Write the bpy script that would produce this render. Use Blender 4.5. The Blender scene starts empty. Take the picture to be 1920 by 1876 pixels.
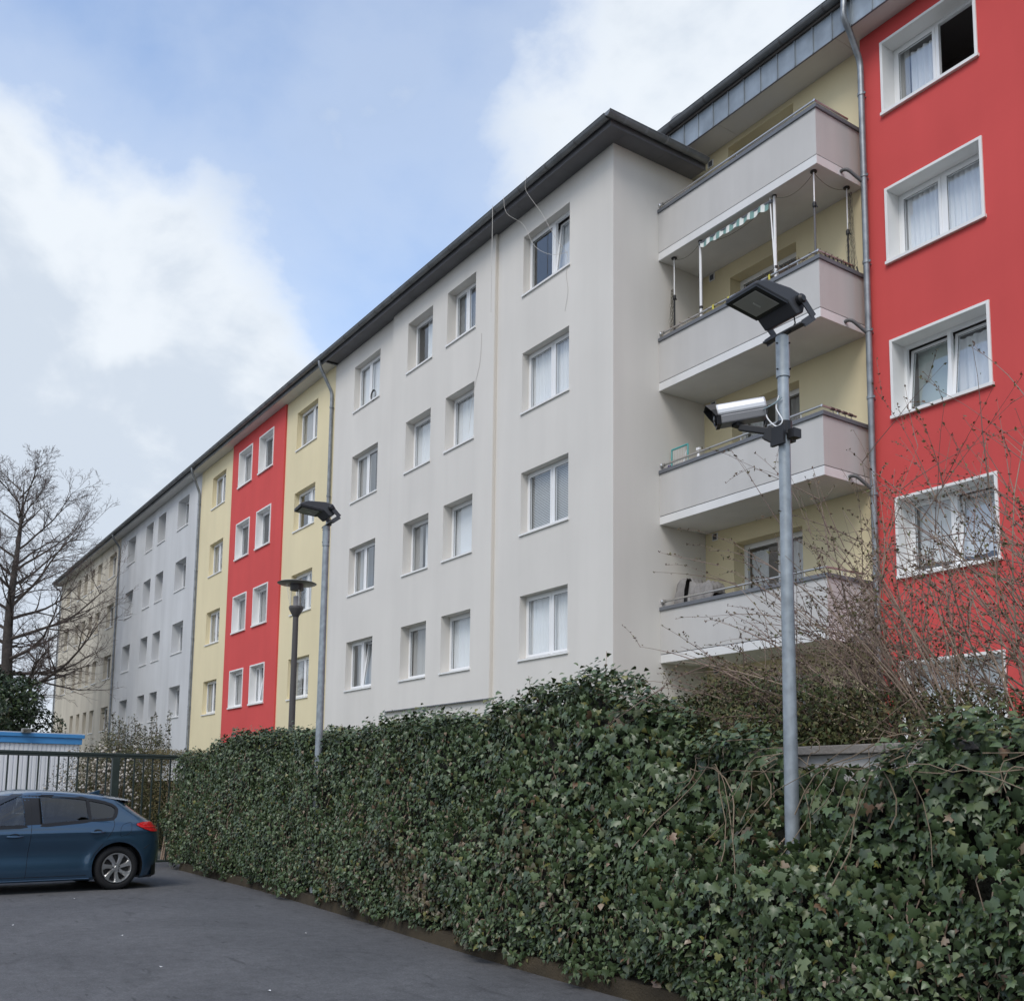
import bpy, bmesh, math, random
import numpy as np
from mathutils import Vector, Matrix
random.seed(7); rng = np.random.default_rng(11)
R = math.radians
scn = bpy.context.scene
col = scn.collection

# ------------------------------------------------------------------ camera
HC = 1.52
cam_d = bpy.data.cameras.new('camera'); cam = bpy.data.objects.new('camera', cam_d); col.objects.link(cam)
_r = Vector((0.56172443, 0.82723383, 0.01224184)); _u = Vector((0.09207237, -0.07721207, 0.99275424)); _f = Vector((-0.8221851, 0.55652717, 0.11953728))
cam.matrix_world = Matrix(((_r.x, _u.x, -_f.x, 0), (_r.y, _u.y, -_f.y, 0), (_r.z, _u.z, -_f.z, HC), (0, 0, 0, 1)))
cam_d.sensor_fit = 'HORIZONTAL'; cam_d.sensor_width = 36.0
cam_d.lens = 1909.48 / 1920 * 36.0
cam_d.shift_y = (1255.39 - 938.0) / 1920.0
cam_d.clip_start = 0.05; cam_d.clip_end = 3000
scn.camera = cam

# ------------------------------------------------------------------ world, sun, exposure
SUN_EL, SUN_AZ = 48.0, 148.0      # azimuth clockwise from +Y
scn.view_settings.view_transform = 'Standard'; scn.view_settings.look = 'None'
scn.view_settings.gamma = 1.0; scn.view_settings.use_curve_mapping = False
scn.view_settings.exposure = 0.90
W = bpy.data.worlds.new('World'); scn.world = W; W.use_nodes = True

def build_world():
    nt = W.node_tree; N = nt.nodes; L = nt.links
    for n in list(N): N.remove(n)
    out = N.new('ShaderNodeOutputWorld'); bg = N.new('ShaderNodeBackground')
    sky = N.new('ShaderNodeTexSky'); sky.sky_type = 'NISHITA'; sky.sun_disc = False
    sky.sun_elevation = R(SUN_EL); sky.sun_rotation = R(SUN_AZ)
    sky.air_density = 1.0; sky.dust_density = 1.2; sky.ozone_density = 1.2
    tc = N.new('ShaderNodeTexCoord')
    sep = N.new('ShaderNodeSeparateXYZ'); L.new(tc.outputs['Generated'], sep.inputs[0])
    def M(op, a, b=None, c=None, clamp=False):
        n = N.new('ShaderNodeMath'); n.operation = op; n.use_clamp = clamp
        for i, v in enumerate((a, b, c)):
            if v is None: continue
            if isinstance(v, (int, float)): n.inputs[i].default_value = v
            else: L.new(v, n.inputs[i])
        return n.outputs[0]
    def sstep(v, a, b):
        n = N.new('ShaderNodeMapRange'); n.interpolation_type = 'SMOOTHSTEP'
        L.new(v, n.inputs[0]); n.inputs[1].default_value = a; n.inputs[2].default_value = b
        return n.outputs[0]
    z = sep.outputs[2]
    # clouds lie on a layer overhead: project the direction onto it
    den = M('ADD', M('MAXIMUM', z, 0.0), 0.42)
    px = M('DIVIDE', sep.outputs[0], den); py = M('DIVIDE', sep.outputs[1], den)
    comb = N.new('ShaderNodeCombineXYZ'); L.new(px, comb.inputs[0]); L.new(py, comb.inputs[1])
    def noise(scale, detail, rough, off, dist=0.0):
        mp = N.new('ShaderNodeMapping'); mp.inputs['Location'].default_value = off
        L.new(comb.outputs[0], mp.inputs[0])
        n = N.new('ShaderNodeTexNoise'); n.inputs['Scale'].default_value = scale; n.inputs['Detail'].default_value = detail
        n.inputs['Roughness'].default_value = rough; n.inputs['Distortion'].default_value = dist
        L.new(mp.outputs[0], n.inputs['Vector']); return n.outputs[0]
    big = noise(1.7, 3, 0.5, (3.1, 1.7, 0.4)); fine = noise(5.0, 9, 0.55, (0.7, 5.2, 0.9), 0.15)
    def lobe(c, a, b):          # a bank of cloud around one direction of the sky
        n = N.new('ShaderNodeVectorMath'); n.operation = 'DOT_PRODUCT'
        L.new(tc.outputs['Generated'], n.inputs[0]); n.inputs[1].default_value = Vector(c).normalized()
        return sstep(n.outputs['Value'], a, b)
    b1 = lobe((-0.93, 0.10, 0.36), 0.955, 0.997)
    b2 = lobe((-0.55, 0.62, 0.555), 0.962, 0.997)
    b3 = lobe((-0.70, 0.385, 0.60), 0.990, 0.9995)
    b4 = lobe((0.3, -0.75, 0.55), 0.80, 0.97)
    b5 = lobe((0.1, 0.2, 0.97), 0.85, 0.99)
    bias = M('ADD', M('MULTIPLY', b1, 0.40), M('ADD', M('MULTIPLY', b2, 0.46), M('ADD', M('MULTIPLY', b3, 0.05), M('ADD', M('MULTIPLY', b4, 0.3), M('MULTIPLY', b5, 0.25)))))
    low = M('MULTIPLY', sstep(z, 0.56, 0.22), 0.40)
    dens = M('ADD', M('ADD', M('MULTIPLY', M('SUBTRACT', big, 0.5), 0.75), M('MULTIPLY', M('SUBTRACT', fine, 0.5), 0.85)), M('ADD', bias, low))
    fac = sstep(dens, 0.02, 0.36)
    veil = M('MULTIPLY', sstep(dens, -0.35, 0.25), 0.40)
    cover = M('MAXIMUM', fac, veil)
    # bright cloud crests, greyer bodies
    shade = sstep(M('ADD', dens, M('MULTIPLY', M('SUBTRACT', fine, 0.5), 1.6)), 0.18, 0.70)
    cr = N.new('ShaderNodeMix'); cr.data_type = 'RGBA'
    cr.inputs[6].default_value = (5.15, 5.5, 5.9, 1); cr.inputs[7].default_value = (3.95, 4.42, 5.05, 1)
    L.new(shade, cr.inputs[0])
    hsv = N.new('ShaderNodeHueSaturation'); hsv.inputs['Saturation'].default_value = 1.0; hsv.inputs['Value'].default_value = 1.7
    L.new(sky.outputs[0], hsv.inputs['Color'])
    mx = N.new('ShaderNodeMix'); mx.data_type = 'RGBA'
    L.new(cover, mx.inputs[0]); L.new(hsv.outputs[0], mx.inputs[6]); L.new(cr.outputs[2], mx.inputs[7])
    L.new(mx.outputs[2], bg.inputs['Color']); bg.inputs['Strength'].default_value = 0.09
    L.new(bg.outputs[0], out.inputs[0])
build_world()

sun_d = bpy.data.lights.new('sun', 'SUN'); sun_d.energy = 0.9; sun_d.angle = R(25); sun_d.color = (1.0, 0.95, 0.88)
sun = bpy.data.objects.new('sun', sun_d); col.objects.link(sun)
_sd = Vector((math.sin(R(SUN_AZ)) * math.cos(R(SUN_EL)), math.cos(R(SUN_AZ)) * math.cos(R(SUN_EL)), math.sin(R(SUN_EL))))
sun.rotation_euler = (-_sd).to_track_quat('-Z', 'Y').to_euler(); sun.location = (0, -10, 30)

# ------------------------------------------------------------------ helpers
MATS = {}
def mat(name, c, rough=0.6, metal=0.0, spec=0.4, var=None, streak=None, bump=None, attr=False, coat=0.0, trans=0.0, sheen=0.0):
    """procedural material: base colour, large soft variation (scale, amount), vertical weather streaks, fine relief"""
    if name in MATS: return MATS[name]
    m = bpy.data.materials.new(name); m.use_nodes = True; MATS[name] = m
    nt = m.node_tree; N = nt.nodes; L = nt.links; b = N['Principled BSDF']
    b.inputs['Roughness'].default_value = rough; b.inputs['Metallic'].default_value = metal
    b.inputs['Specular IOR Level'].default_value = spec; b.inputs['Coat Weight'].default_value = coat
    if coat: b.inputs['Coat Roughness'].default_value = 0.04
    cur = None
    if attr:
        a = N.new('ShaderNodeAttribute'); a.attribute_name = 'Col'; cur = a.outputs['Color']
    def mul(f, amt):
        nonlocal cur
        mr = N.new('ShaderNodeMapRange'); mr.inputs[1].default_value = 0.3; mr.inputs[2].default_value = 0.7
        mr.inputs[3].default_value = 1 - amt; mr.inputs[4].default_value = 1 + amt * 0.6; L.new(f, mr.inputs[0])
        mm = N.new('ShaderNodeMix'); mm.data_type = 'RGBA'; mm.blend_type = 'MULTIPLY'; mm.inputs[0].default_value = 1
        if cur is None: mm.inputs[6].default_value = (*c, 1)
        else: L.new(cur, mm.inputs[6])
        L.new(mr.outputs[0], mm.inputs[7]); cur = mm.outputs[2]
    tc = N.new('ShaderNodeTexCoord')
    def nz(scale, detail=4, stretch=None):
        n = N.new('ShaderNodeTexNoise'); n.inputs['Scale'].default_value = scale; n.inputs['Detail'].default_value = detail
        if stretch:
            mp = N.new('ShaderNodeMapping'); mp.inputs['Scale'].default_value = stretch; L.new(tc.outputs['Object'], mp.inputs[0]); L.new(mp.outputs[0], n.inputs['Vector'])
        else: L.new(tc.outputs['Object'], n.inputs['Vector'])
        return n.outputs[0]
    if var: mul(nz(var[0], 5), var[1])
    if streak: mul(nz(streak[0], 5, (1, 1, 0.12)), streak[1])
    if cur is None: b.inputs['Base Color'].default_value = (*c, 1)
    else: L.new(cur, b.inputs['Base Color'])
    if bump:
        bp = N.new('ShaderNodeBump'); bp.inputs['Strength'].default_value = bump[1]; bp.inputs['Distance'].default_value = bump[2] if len(bump) > 2 else 0.01
        L.new(nz(bump[0], 6), bp.inputs['Height']); L.new(bp.outputs[0], b.inputs['Normal'])
    if trans: b.inputs['Transmission Weight'].default_value = trans
    return m

def glass(name, tint=(1, 1, 1), ior=1.9, rough=0.0, dark=0.0):
    if name in MATS: return MATS[name]
    m = bpy.data.materials.new(name); m.use_nodes = True; MATS[name] = m
    nt = m.node_tree; N = nt.nodes; L = nt.links; N.remove(N['Principled BSDF'])
    fr = N.new('ShaderNodeFresnel'); geo = N.new('ShaderNodeNewGeometry')
    mr = N.new('ShaderNodeMapRange'); mr.inputs[3].default_value = ior; mr.inputs[4].default_value = 1.0 / ior     # same mirror strength from both faces
    L.new(geo.outputs['Backfacing'], mr.inputs[0]); L.new(mr.outputs[0], fr.inputs[0])
    tr = N.new('ShaderNodeBsdfTransparent'); tr.inputs[0].default_value = (*tint, 1)
    gl = N.new('ShaderNodeBsdfGlossy'); gl.inputs['Roughness'].default_value = rough; gl.inputs['Color'].default_value = (0.95, 0.97, 1, 1)
    mx = N.new('ShaderNodeMixShader'); L.new(fr.outputs[0], mx.inputs[0]); L.new(tr.outputs[0], mx.inputs[1]); L.new(gl.outputs[0], mx.inputs[2])
    L.new(mx.outputs[0], N['Material Output'].inputs[0])
    return m

def set_parent(o, p):
    if p is None: return
    o.parent = p
    if p.type == 'EMPTY' and not p.get('_local'):
        o.matrix_parent_inverse = Matrix.Translation(p.location).inverted()

class G:
    """collects shapes, then links them as ONE mesh object"""
    def __init__(s): s.v = []; s.f = []
    def quad(s, *p):
        n = len(s.v); s.v += [tuple(q) for q in p]; s.f.append(tuple(range(n, n + len(p)))); return s
    def box(s, x0, x1, y0, y1, z0, z1):
        n = len(s.v)
        s.v += [(x0, y0, z0), (x1, y0, z0), (x1, y1, z0), (x0, y1, z0), (x0, y0, z1), (x1, y0, z1), (x1, y1, z1), (x0, y1, z1)]
        s.f += [tuple(n + i for i in q) for q in ((0, 3, 2, 1), (4, 5, 6, 7), (0, 1, 5, 4), (1, 2, 6, 5), (2, 3, 7, 6), (3, 0, 4, 7))]
        return s
    def bar(s, a, b, w, h, up=(0, 0, 1)):
        a = Vector(a); b = Vector(b); d = (b - a).normalized(); x = d.cross(Vector(up))
        if x.length < 1e-4: x = d.cross(Vector((0, 1, 0)))
        x.normalize(); y = x.cross(d); n = len(s.v)
        for p in (a, b):
            for sx, sy in ((-1, -1), (1, -1), (1, 1), (-1, 1)): s.v.append(tuple(p + x * (sx * w / 2) + y * (sy * h / 2)))
        s.f += [tuple(n + i for i in q) for q in ((0, 1, 2, 3), (7, 6, 5, 4), (0, 4, 5, 1), (1, 5, 6, 2), (2, 6, 7, 3), (3, 7, 4, 0))]
        return s
    def tube(s, pts, r, n=8, caps=True):
        pts = [Vector(p) for p in pts]; rs = r if isinstance(r, (list, tuple)) else [r] * len(pts)
        base = len(s.v); x = None
        for i, p in enumerate(pts):
            d = (pts[min(i + 1, len(pts) - 1)] - pts[max(i - 1, 0)])
            if d.length < 1e-9: d = Vector((0, 0, 1))
            d.normalize()
            if x is None:
                x = d.cross(Vector((0, 0, 1)))
                if x.length < 0.05: x = d.cross(Vector((0, 1, 0)))
            x = (x - d * x.dot(d)).normalized(); y = d.cross(x)
            for k in range(n):
                a = 2 * math.pi * k / n; s.v.append(tuple(p + (x * math.cos(a) + y * math.sin(a)) * rs[i]))
        for i in range(len(pts) - 1):
            for k in range(n):
                a = base + i * n + k; b = base + i * n + (k + 1) % n
                s.f.append((a, b, b + n, a + n))
        if caps:
            s.f.append(tuple(base + k for k in range(n))[::-1]); e = base + (len(pts) - 1) * n
            s.f.append(tuple(e + k for k in range(n)))
        return s
    def lathe(s, prof, n=24, c=(0, 0, 0), axis='z'):
        base = len(s.v)
        for r, h in prof:
            for k in range(n):
                a = 2 * math.pi * k / n; q = (r * math.cos(a), r * math.sin(a), h)
                if axis == 'x': q = (q[2], q[0], q[1])
                elif axis == 'y': q = (q[0], q[2], q[1])
                s.v.append((q[0] + c[0], q[1] + c[1], q[2] + c[2]))
        for i in range(len(prof) - 1):
            for k in range(n):
                a = base + i * n + k; b = base + i * n + (k + 1) % n; s.f.append((a, b, b + n, a + n))
        return s
    def prism(s, poly, x0, x1, axis='x'):
        """poly of (a,b); extruded along axis"""
        n = len(s.v); k = len(poly)
        for x in (x0, x1):
            for a, b in poly:
                s.v.append((x, a, b) if axis == 'x' else (a, x, b) if axis == 'y' else (a, b, x))
        s.f.append(tuple(range(n, n + k))); s.f.append(tuple(range(n + k, n + 2 * k))[::-1])
        for i in range(k): j = (i + 1) % k; s.f.append((n + i, n + k + i, n + k + j, n + j))
        return s
    def build(s, name, m, parent=None, smooth=False, bevel=0, kind=None):
        me = bpy.data.meshes.new(name); me.from_pydata(s.v, [], s.f); 
        bm = bmesh.new(); bm.from_mesh(me); bmesh.ops.recalc_face_normals(bm, faces=bm.faces)
        bm.to_mesh(me); bm.free()
        o = bpy.data.objects.new(name, me); col.objects.link(o); me.materials.append(m)
        if smooth:
            me.polygons.foreach_set('use_smooth', [True] * len(me.polygons))
            if smooth != 'all':
                try: me.set_sharp_from_angle(angle=R(40))
                except Exception: pass
        if bevel:
            md = o.modifiers.new('bevel', 'BEVEL'); md.width = bevel; md.segments = 2; md.limit_method = 'ANGLE'; md.angle_limit = R(35)
        set_parent(o, parent)
        if kind: o['kind'] = kind
        return o

def thing(name, label, cat, loc=(0, 0, 0), rotz=0.0, group=None, local=False):
    o = bpy.data.objects.new(name, None); col.objects.link(o); o.location = loc; o.rotation_euler = (0, 0, rotz)
    o.empty_display_size = 0.2
    tag(o, label, cat, group)
    if local: o['_local'] = 1
    return o
def tag(o, label, cat, group=None):
    o['label'] = label; o['category'] = cat
    if group: o['group'] = group
    return o
def structure(o): o['kind'] = 'structure'; return o

# leaves by the thousand: numpy templates
def norm(a): return a / np.maximum(np.linalg.norm(a, axis=-1, keepdims=True), 1e-9)
IVY = (np.array([(0, .08, .05), (0, .30, 0), (.22, .46, -.03), (.52, .22, -.10), (.29, .02, -.02), (.36, -.2, -.08), (.14, -.24, -.01), (0, -.62, -.10),
                 (-.14, -.24, -.01), (-.36, -.2, -.08), (-.29, .02, -.02), (-.52, .22, -.10), (-.22, .46, -.03)], float),
       [(0, i, i % 12 + 1) for i in range(1, 13)])
IVYS = (np.array([(0, .05, .06), (0, .40, 0), (.45, .25, -.09), (.26, -.12, -.05), (0, -.58, -.1), (-.26, -.12, -.05), (-.45, .25, -.09)], float),
        [(0, i, i % 6 + 1) for i in range(1, 7)])
OVAL = (np.array([(0, .5, 0), (.26, .05, .07), (0, -.55, -.05), (-.26, .05, .07)], float), [(0, 2, 1), (0, 3, 2)])
BLOB = (np.array([(0, .5, 0), (.5, 0, .1), (0, -.5, 0), (-.5, 0, .1), (0, 0, .45), (0, 0, -.3)], float), [(0, 1, 4), (1, 2, 4), (2, 3, 4), (3, 0, 4), (1, 0, 5), (2, 1, 5), (3, 2, 5), (0, 3, 5)])
def leaf_mesh(name, P, Nn, T, S, tmpl, C, m, parent=None, kind='stuff'):
    tv, tf = tmpl; n = len(P); k = len(tv); tf = np.array(tf)
    Nn = norm(Nn); A = norm(np.cross(T, Nn)); B = np.cross(Nn, A)
    V = P[:, None, :] + S[:, None, None] * (A[:, None, :] * tv[None, :, 0:1] - B[:, None, :] * tv[None, :, 1:2] + Nn[:, None, :] * tv[None, :, 2:3])
    V = V.reshape(-1, 3)
    F = (tf[None] + (np.arange(n) * k)[:, None, None]).reshape(-1, 3)
    me = bpy.data.meshes.new(name); me.vertices.add(len(V)); me.vertices.foreach_set('co', V.ravel().astype(np.float32))
    me.loops.add(F.size); me.loops.foreach_set('vertex_index', F.ravel().astype(np.int32))
    me.polygons.add(len(F)); me.polygons.foreach_set('loop_start', np.arange(0, F.size, 3, dtype=np.int32))
    me.polygons.foreach_set('loop_total', np.full(len(F), 3, np.int32))
    at = me.attributes.new('Col', 'FLOAT_COLOR', 'POINT')
    cc = np.ones((n, k, 4), np.float32); cc[:, :, :3] = C[:, None, :]
    at.data.foreach_set('color', cc.ravel())
    me.update(calc_edges=True); me.validate()
    o = bpy.data.objects.new(name, me); col.objects.link(o); me.materials.append(m); set_parent(o, parent)
    if kind: o['kind'] = kind
    return o
def pal(n, cols, w, jitter=0.18):
    cols = np.array(cols); i = rng.choice(len(cols), n, p=np.array(w) / sum(w))
    return np.clip(cols[i] * (1 + rng.normal(0, jitter, (n, 1))), 0.004, 1)
def sph(n):
    v = rng.normal(size=(n, 3)); return norm(v)

# ------------------------------------------------------------------ materials
WHITE = mat('white_paint', (0.80, 0.80, 0.79), 0.45, var=(1.5, 0.05))
PVC = mat('window_plastic', (0.82, 0.83, 0.84), 0.3, spec=0.5)
GREYWALL = mat('light_grey_render', (0.70, 0.675, 0.635), 0.9, spec=0.15, var=(0.35, 0.05), streak=(1.6, 0.045), bump=(160, 0.25, 0.004))
GREYWALL2 = mat('cool_grey_render', (0.60, 0.61, 0.62), 0.9, spec=0.15, var=(0.35, 0.06), streak=(1.3, 0.09), bump=(160, 0.25, 0.004))
BEIGE = mat('dirty_beige_render', (0.60, 0.55, 0.455), 0.92, spec=0.12, var=(0.3, 0.10), streak=(1.1, 0.16), bump=(160, 0.25, 0.004))
REDW = mat('red_render', (0.63, 0.092, 0.088), 0.88, spec=0.2, var=(0.5, 0.06), streak=(1.5, 0.04), bump=(150, 0.35, 0.005))
YEL = mat('pale_yellow_render', (0.76, 0.67, 0.445), 0.9, spec=0.15, var=(0.5, 0.05), streak=(1.5, 0.04), bump=(160, 0.3, 0.004))
PARAPET = mat('parapet_render', (0.56, 0.55, 0.54), 0.9, spec=0.15, var=(0.8, 0.05), streak=(2.5, 0.05), bump=(170, 0.3, 0.004))
SLAB = mat('slab_white', (0.74, 0.74, 0.74), 0.7, var=(0.8, 0.05), streak=(2.0, 0.06))
SOFFIT = mat('soffit_white', (0.66, 0.65, 0.63), 0.7, var=(0.8, 0.06))
SLATE = mat('dark_soffit', (0.14, 0.14, 0.152), 0.55, var=(2, 0.12))
ZINC = mat('weathered_zinc', (0.30, 0.34, 0.375), 0.45, metal=0.35, var=(2.3, 0.25), streak=(5, 0.15))
GUTTER = mat('grey_gutter', (0.20, 0.21, 0.22), 0.45, metal=0.2, var=(3, 0.25))
PIPE = mat('zinc_pipe', (0.27, 0.29, 0.31), 0.42, metal=0.55, var=(6, 0.30))
PIPED = mat('grey_plastic_pipe', (0.13, 0.13, 0.135), 0.5, var=(4, 0.1))
CAP = mat('anthracite_cap', (0.15, 0.16, 0.18), 0.5, var=(2, 0.1))
STEEL = mat('brushed_steel', (0.62, 0.61, 0.59), 0.28, metal=0.9)
ROOF = mat('roof_tiles', (0.10, 0.09, 0.085), 0.8, var=(3, 0.2))
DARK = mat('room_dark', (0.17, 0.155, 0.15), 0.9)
CURT = mat('curtain_white', (0.80, 0.81, 0.83), 0.9, spec=0.1)
CURTG = mat('curtain_grey', (0.42, 0.41, 0.40), 0.9, spec=0.1)
BLIND = mat('blind_grey', (0.62, 0.64, 0.66), 0.7)
PANE = glass('window_glass', (0.93, 0.95, 0.95), 2.1)
BLACK = mat('black_plastic', (0.018, 0.018, 0.02), 0.45)
GALV = mat('galvanised_steel', (0.33, 0.37, 0.40), 0.5, metal=0.45, var=(14, 0.22), streak=(9, 0.12))

# ------------------------------------------------------------------ ground
def asphalt_mat():
    m = bpy.data.materials.new('asphalt'); m.use_nodes = True; N = m.node_tree.nodes; L = m.node_tree.links; b = N['Principled BSDF']
    tc = N.new('ShaderNodeTexCoord')
    def nz(s, d=5, dist=0, sc=None):
        n = N.new('ShaderNodeTexNoise'); n.inputs['Scale'].default_value = s; n.inputs['Detail'].default_value = d; n.inputs['Distortion'].default_value = dist
        if sc:
            mp = N.new('ShaderNodeMapping'); mp.inputs['Scale'].default_value = sc; mp.inputs['Rotation'].default_value = (0, 0, 0.3); L.new(tc.outputs['Object'], mp.inputs[0]); L.new(mp.outputs[0], n.inputs['Vector'])
        else: L.new(tc.outputs['Object'], n.inputs['Vector'])
        return n.outputs[0]
    def ramp(v, pts):
        r = N.new('ShaderNodeValToRGB'); e = r.color_ramp.elements
        while len(e) < len(pts): e.new(0.5)
        for i, (p, c) in enumerate(pts): e[i].position = p; e[i].color = (c[0], c[1], c[2], 1)
        L.new(v, r.inputs[0]); return r.outputs[0]
    def mul(a, b_, f=1.0):
        x = N.new('ShaderNodeMix'); x.data_type = 'RGBA'; x.blend_type = 'MULTIPLY'; x.inputs[0].default_value = f; L.new(a, x.inputs[6]); L.new(b_, x.inputs[7]); return x.outputs[2]
    base = ramp(nz(0.55, 6, 0.4), [(0.30, (0.088, 0.088, 0.091)), (0.52, (0.104, 0.104, 0.107)), (0.72, (0.124, 0.124, 0.127))])
    grit = ramp(nz(140, 3), [(0.30, (0.72,) * 3), (0.55, (1.0,) * 3), (0.75, (1.32,) * 3)])
    patch = ramp(nz(1.1, 7, 1.2, (1, 2.2, 1)), [(0.30, (0.78,) * 3), (0.40, (0.98,) * 3), (0.70, (1.05,) * 3)])
    # hairline cracks: narrow band of a distorted noise
    cr = ramp(nz(0.8, 8, 2.2, (0.7, 1.4, 1)), [(0.490, (1, 1, 1)), (0.497, (0.45,) * 3), (0.504, (1, 1, 1))])
    spots = N.new('ShaderNodeTexVoronoi'); spots.inputs['Scale'].default_value = 2.3; L.new(tc.outputs['Object'], spots.inputs['Vector'])
    sp = ramp(spots.outputs['Distance'], [(0.0, (0.45,) * 3), (0.045, (1,) * 3)])
    mott = ramp(nz(9, 8), [(0.30, (0.80,) * 3), (0.5, (1.0,) * 3), (0.70, (1.16,) * 3)])
    grain = ramp(nz(45, 4), [(0.28, (0.70,) * 3), (0.5, (1.0,) * 3), (0.74, (1.35,) * 3)])
    scuff = ramp(nz(2.6, 9, 0.6, (0.8, 3.0, 1)), [(0.30, (0.50,) * 3), (0.345, (1.0,) * 3)])
    c = mul(mul(mul(mul(mul(mul(mul(base, grit), patch), cr, 0.35), sp, 0.3), mott, .8), grain, .8), scuff, .7)
    L.new(c, b.inputs['Base Color']); b.inputs['Roughness'].default_value = 0.82; b.inputs['Specular IOR Level'].default_value = 0.35
    bp = N.new('ShaderNodeBump'); bp.inputs['Strength'].default_value = 0.5; bp.inputs['Distance'].default_value = 0.006; L.new(nz(120, 5), bp.inputs['Height']); L.new(bp.outputs[0], b.inputs['Normal'])
    return m
# foot of the ivy wall, measured along the building direction
BASEX = np.array([-40, -20.4, -18.31, -15.24, -11.69, -9.21, -7.16, -5.93, -3.0, 0.0, 14.0])
BASEY = np.array([5.75, 5.74, 5.71, 5.66, 5.44, 5.235, 5.12, 5.09, 5.02, 4.98, 4.8])
def base_y(x): return np.interp(x, BASEX, BASEY)
def wall_y(x): return base_y(x) + 0.42      # face of the retaining wall behind the ivy
g = G(); g.quad((-900, -900, -0.03), (900, -900, -0.03), (900, 900, -0.03), (-900, 900, -0.03))
structure(g.build('ground', mat('distant_ground', (0.10, 0.10, 0.08), 0.9, var=(0.05, 0.2))))
g = G()
xs = np.linspace(-60, 14, 75)
for a, b in zip(xs[:-1], xs[1:]): g.quad((a, -40, 0), (b, -40, 0), (b, wall_y(b) + 0.1, 0), (a, wall_y(a) + 0.1, 0))
structure(g.build('asphalt', asphalt_mat()))
TERR = 1.72
g = G()
for a, b in zip(xs[xs > -21][:-1], xs[xs > -21][1:]): g.quad((a, wall_y(a) + 0.2, TERR), (b, wall_y(b) + 0.2, TERR), (b, 60, TERR), (a, 60, TERR))
g.quad((-150, 7.5, TERR), (-20.6, 7.5, TERR), (-20.6, 60, TERR), (-150, 60, TERR))
g.quad((-150, 7.5, -0.02), (-20.6, 7.5, -0.02), (-20.6, 7.5, TERR), (-150, 7.5, TERR))
structure(g.build('lawn', mat('lawn_soil', (0.05, 0.06, 0.025), 0.95, var=(3, 0.3), bump=(40, 0.8, 0.03))))
# mossy concrete footing along the ivy
g = G(); xs = np.linspace(-19.6, 4, 90)
for a, b in zip(xs[:-1], xs[1:]):
    ya, yb = base_y(a) + 0.03, base_y(b) + 0.03; h = 0.13
    g.quad((a, ya, 0), (b, yb, 0), (b, yb + 0.02, h), (a, ya + 0.02, h)).quad((a, ya + 0.02, h), (b, yb + 0.02, h), (b, yb + 0.3, h), (a, ya + 0.3, h))
structure(g.build('kerb', mat('mossy_concrete', (0.048, 0.037, 0.022), 0.95, var=(2.2, 0.6), bump=(60, 0.7, 0.02))))
# scraps of litter on the asphalt
SCRAPS = [(-15.18, 3.06), (-12.59, 1.91), (-9.10, 2.57), (-11.2, 2.74), (-10.45, 4.45), (-7.63, 2.97)]
SLAB_ = ['nearest the parked car', 'at the left edge of the picture', 'in the middle of the foreground', 'left of the middle of the yard', 'nearest the foot of the ivy', 'closest to the bottom edge']
for (x, y), wh in zip(SCRAPS, SLAB_):
    a = random.random() * 6; q = random.uniform(.6, 1.2)
    o = G().quad(*[(x + q * .02 * math.cos(a + k * 1.57 + random.uniform(-.3, .3)), y + q * .02 * math.sin(a + k * 1.57), .003 + .007 * (k % 2)) for k in range(4)]).build('paper_scrap', WHITE)
    tag(o, 'tiny white scrap on the asphalt ' + wh, 'litter', 'white scraps on the asphalt')

# ------------------------------------------------------------------ buildings: walls with real openings, windows in their reveals
def wall_sheet(x0, x1, z0, z1, Y, ops, depth, back=0.35, returns=True):
    """rendered wall in the plane y=Y with rectangular openings (xl, xr, zb, zt) and their reveals"""
    g = G()
    X = sorted({x0, x1} | {o[0] for o in ops} | {o[1] for o in ops}); Z = sorted({z0, z1} | {o[2] for o in ops} | {o[3] for o in ops})
    for a, b in zip(X[:-1], X[1:]):
        for c, d in zip(Z[:-1], Z[1:]):
            mx, mz = (a + b) / 2, (c + d) / 2
            if any(o[0] < mx < o[1] and o[2] < mz < o[3] for o in ops): continue
            g.quad((a, Y, c), (b, Y, c), (b, Y, d), (a, Y, d))
    for xl, xr, zb, zt in ops:
        e = Y + depth
        g.quad((xl, Y, zb), (xl, e, zb), (xl, e, zt), (xl, Y, zt)).quad((xr, Y, zb), (xr, Y, zt), (xr, e, zt), (xr, e, zb))
        g.quad((xl, Y, zt), (xl, e, zt), (xr, e, zt), (xr, Y, zt)).quad((xl, Y, zb), (xr, Y, zb), (xr, e, zb), (xl, e, zb))
    if returns:
        e = Y + back
        g.quad((x0, Y, z0), (x0, Y, z1), (x0, e, z1), (x0, e, z0)).quad((x1, Y, z0), (x1, e, z0), (x1, e, z1), (x1, Y, z1))
    return g

def curtain(parent, x0, x1, z0, z1, Y, m=None, amp=0.022, wl=0.11, wob=0.0, name='curtain'):
    n = max(6, int((x1 - x0) / wl * 6)); g = G(); ph = random.random() * 6; pr = None; k2 = random.uniform(0.6, 1.4)
    for i in range(n + 1):
        t = i / n; x = x0 + (x1 - x0) * t
        y = Y + amp * math.sin(2 * math.pi * x / wl + ph + 0.8 * math.sin(x * 9 * k2)) + amp * 0.5 * math.sin(x * 23 + ph)
        q = ((x, y, z0 + wob * math.sin(x * 12)), (x, y * 1.0, z1))
        if pr: g.quad(pr[0], q[0], q[1], pr[1])
        pr = q
    return g.build(name, m or CURT, parent, smooth='all')

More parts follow.
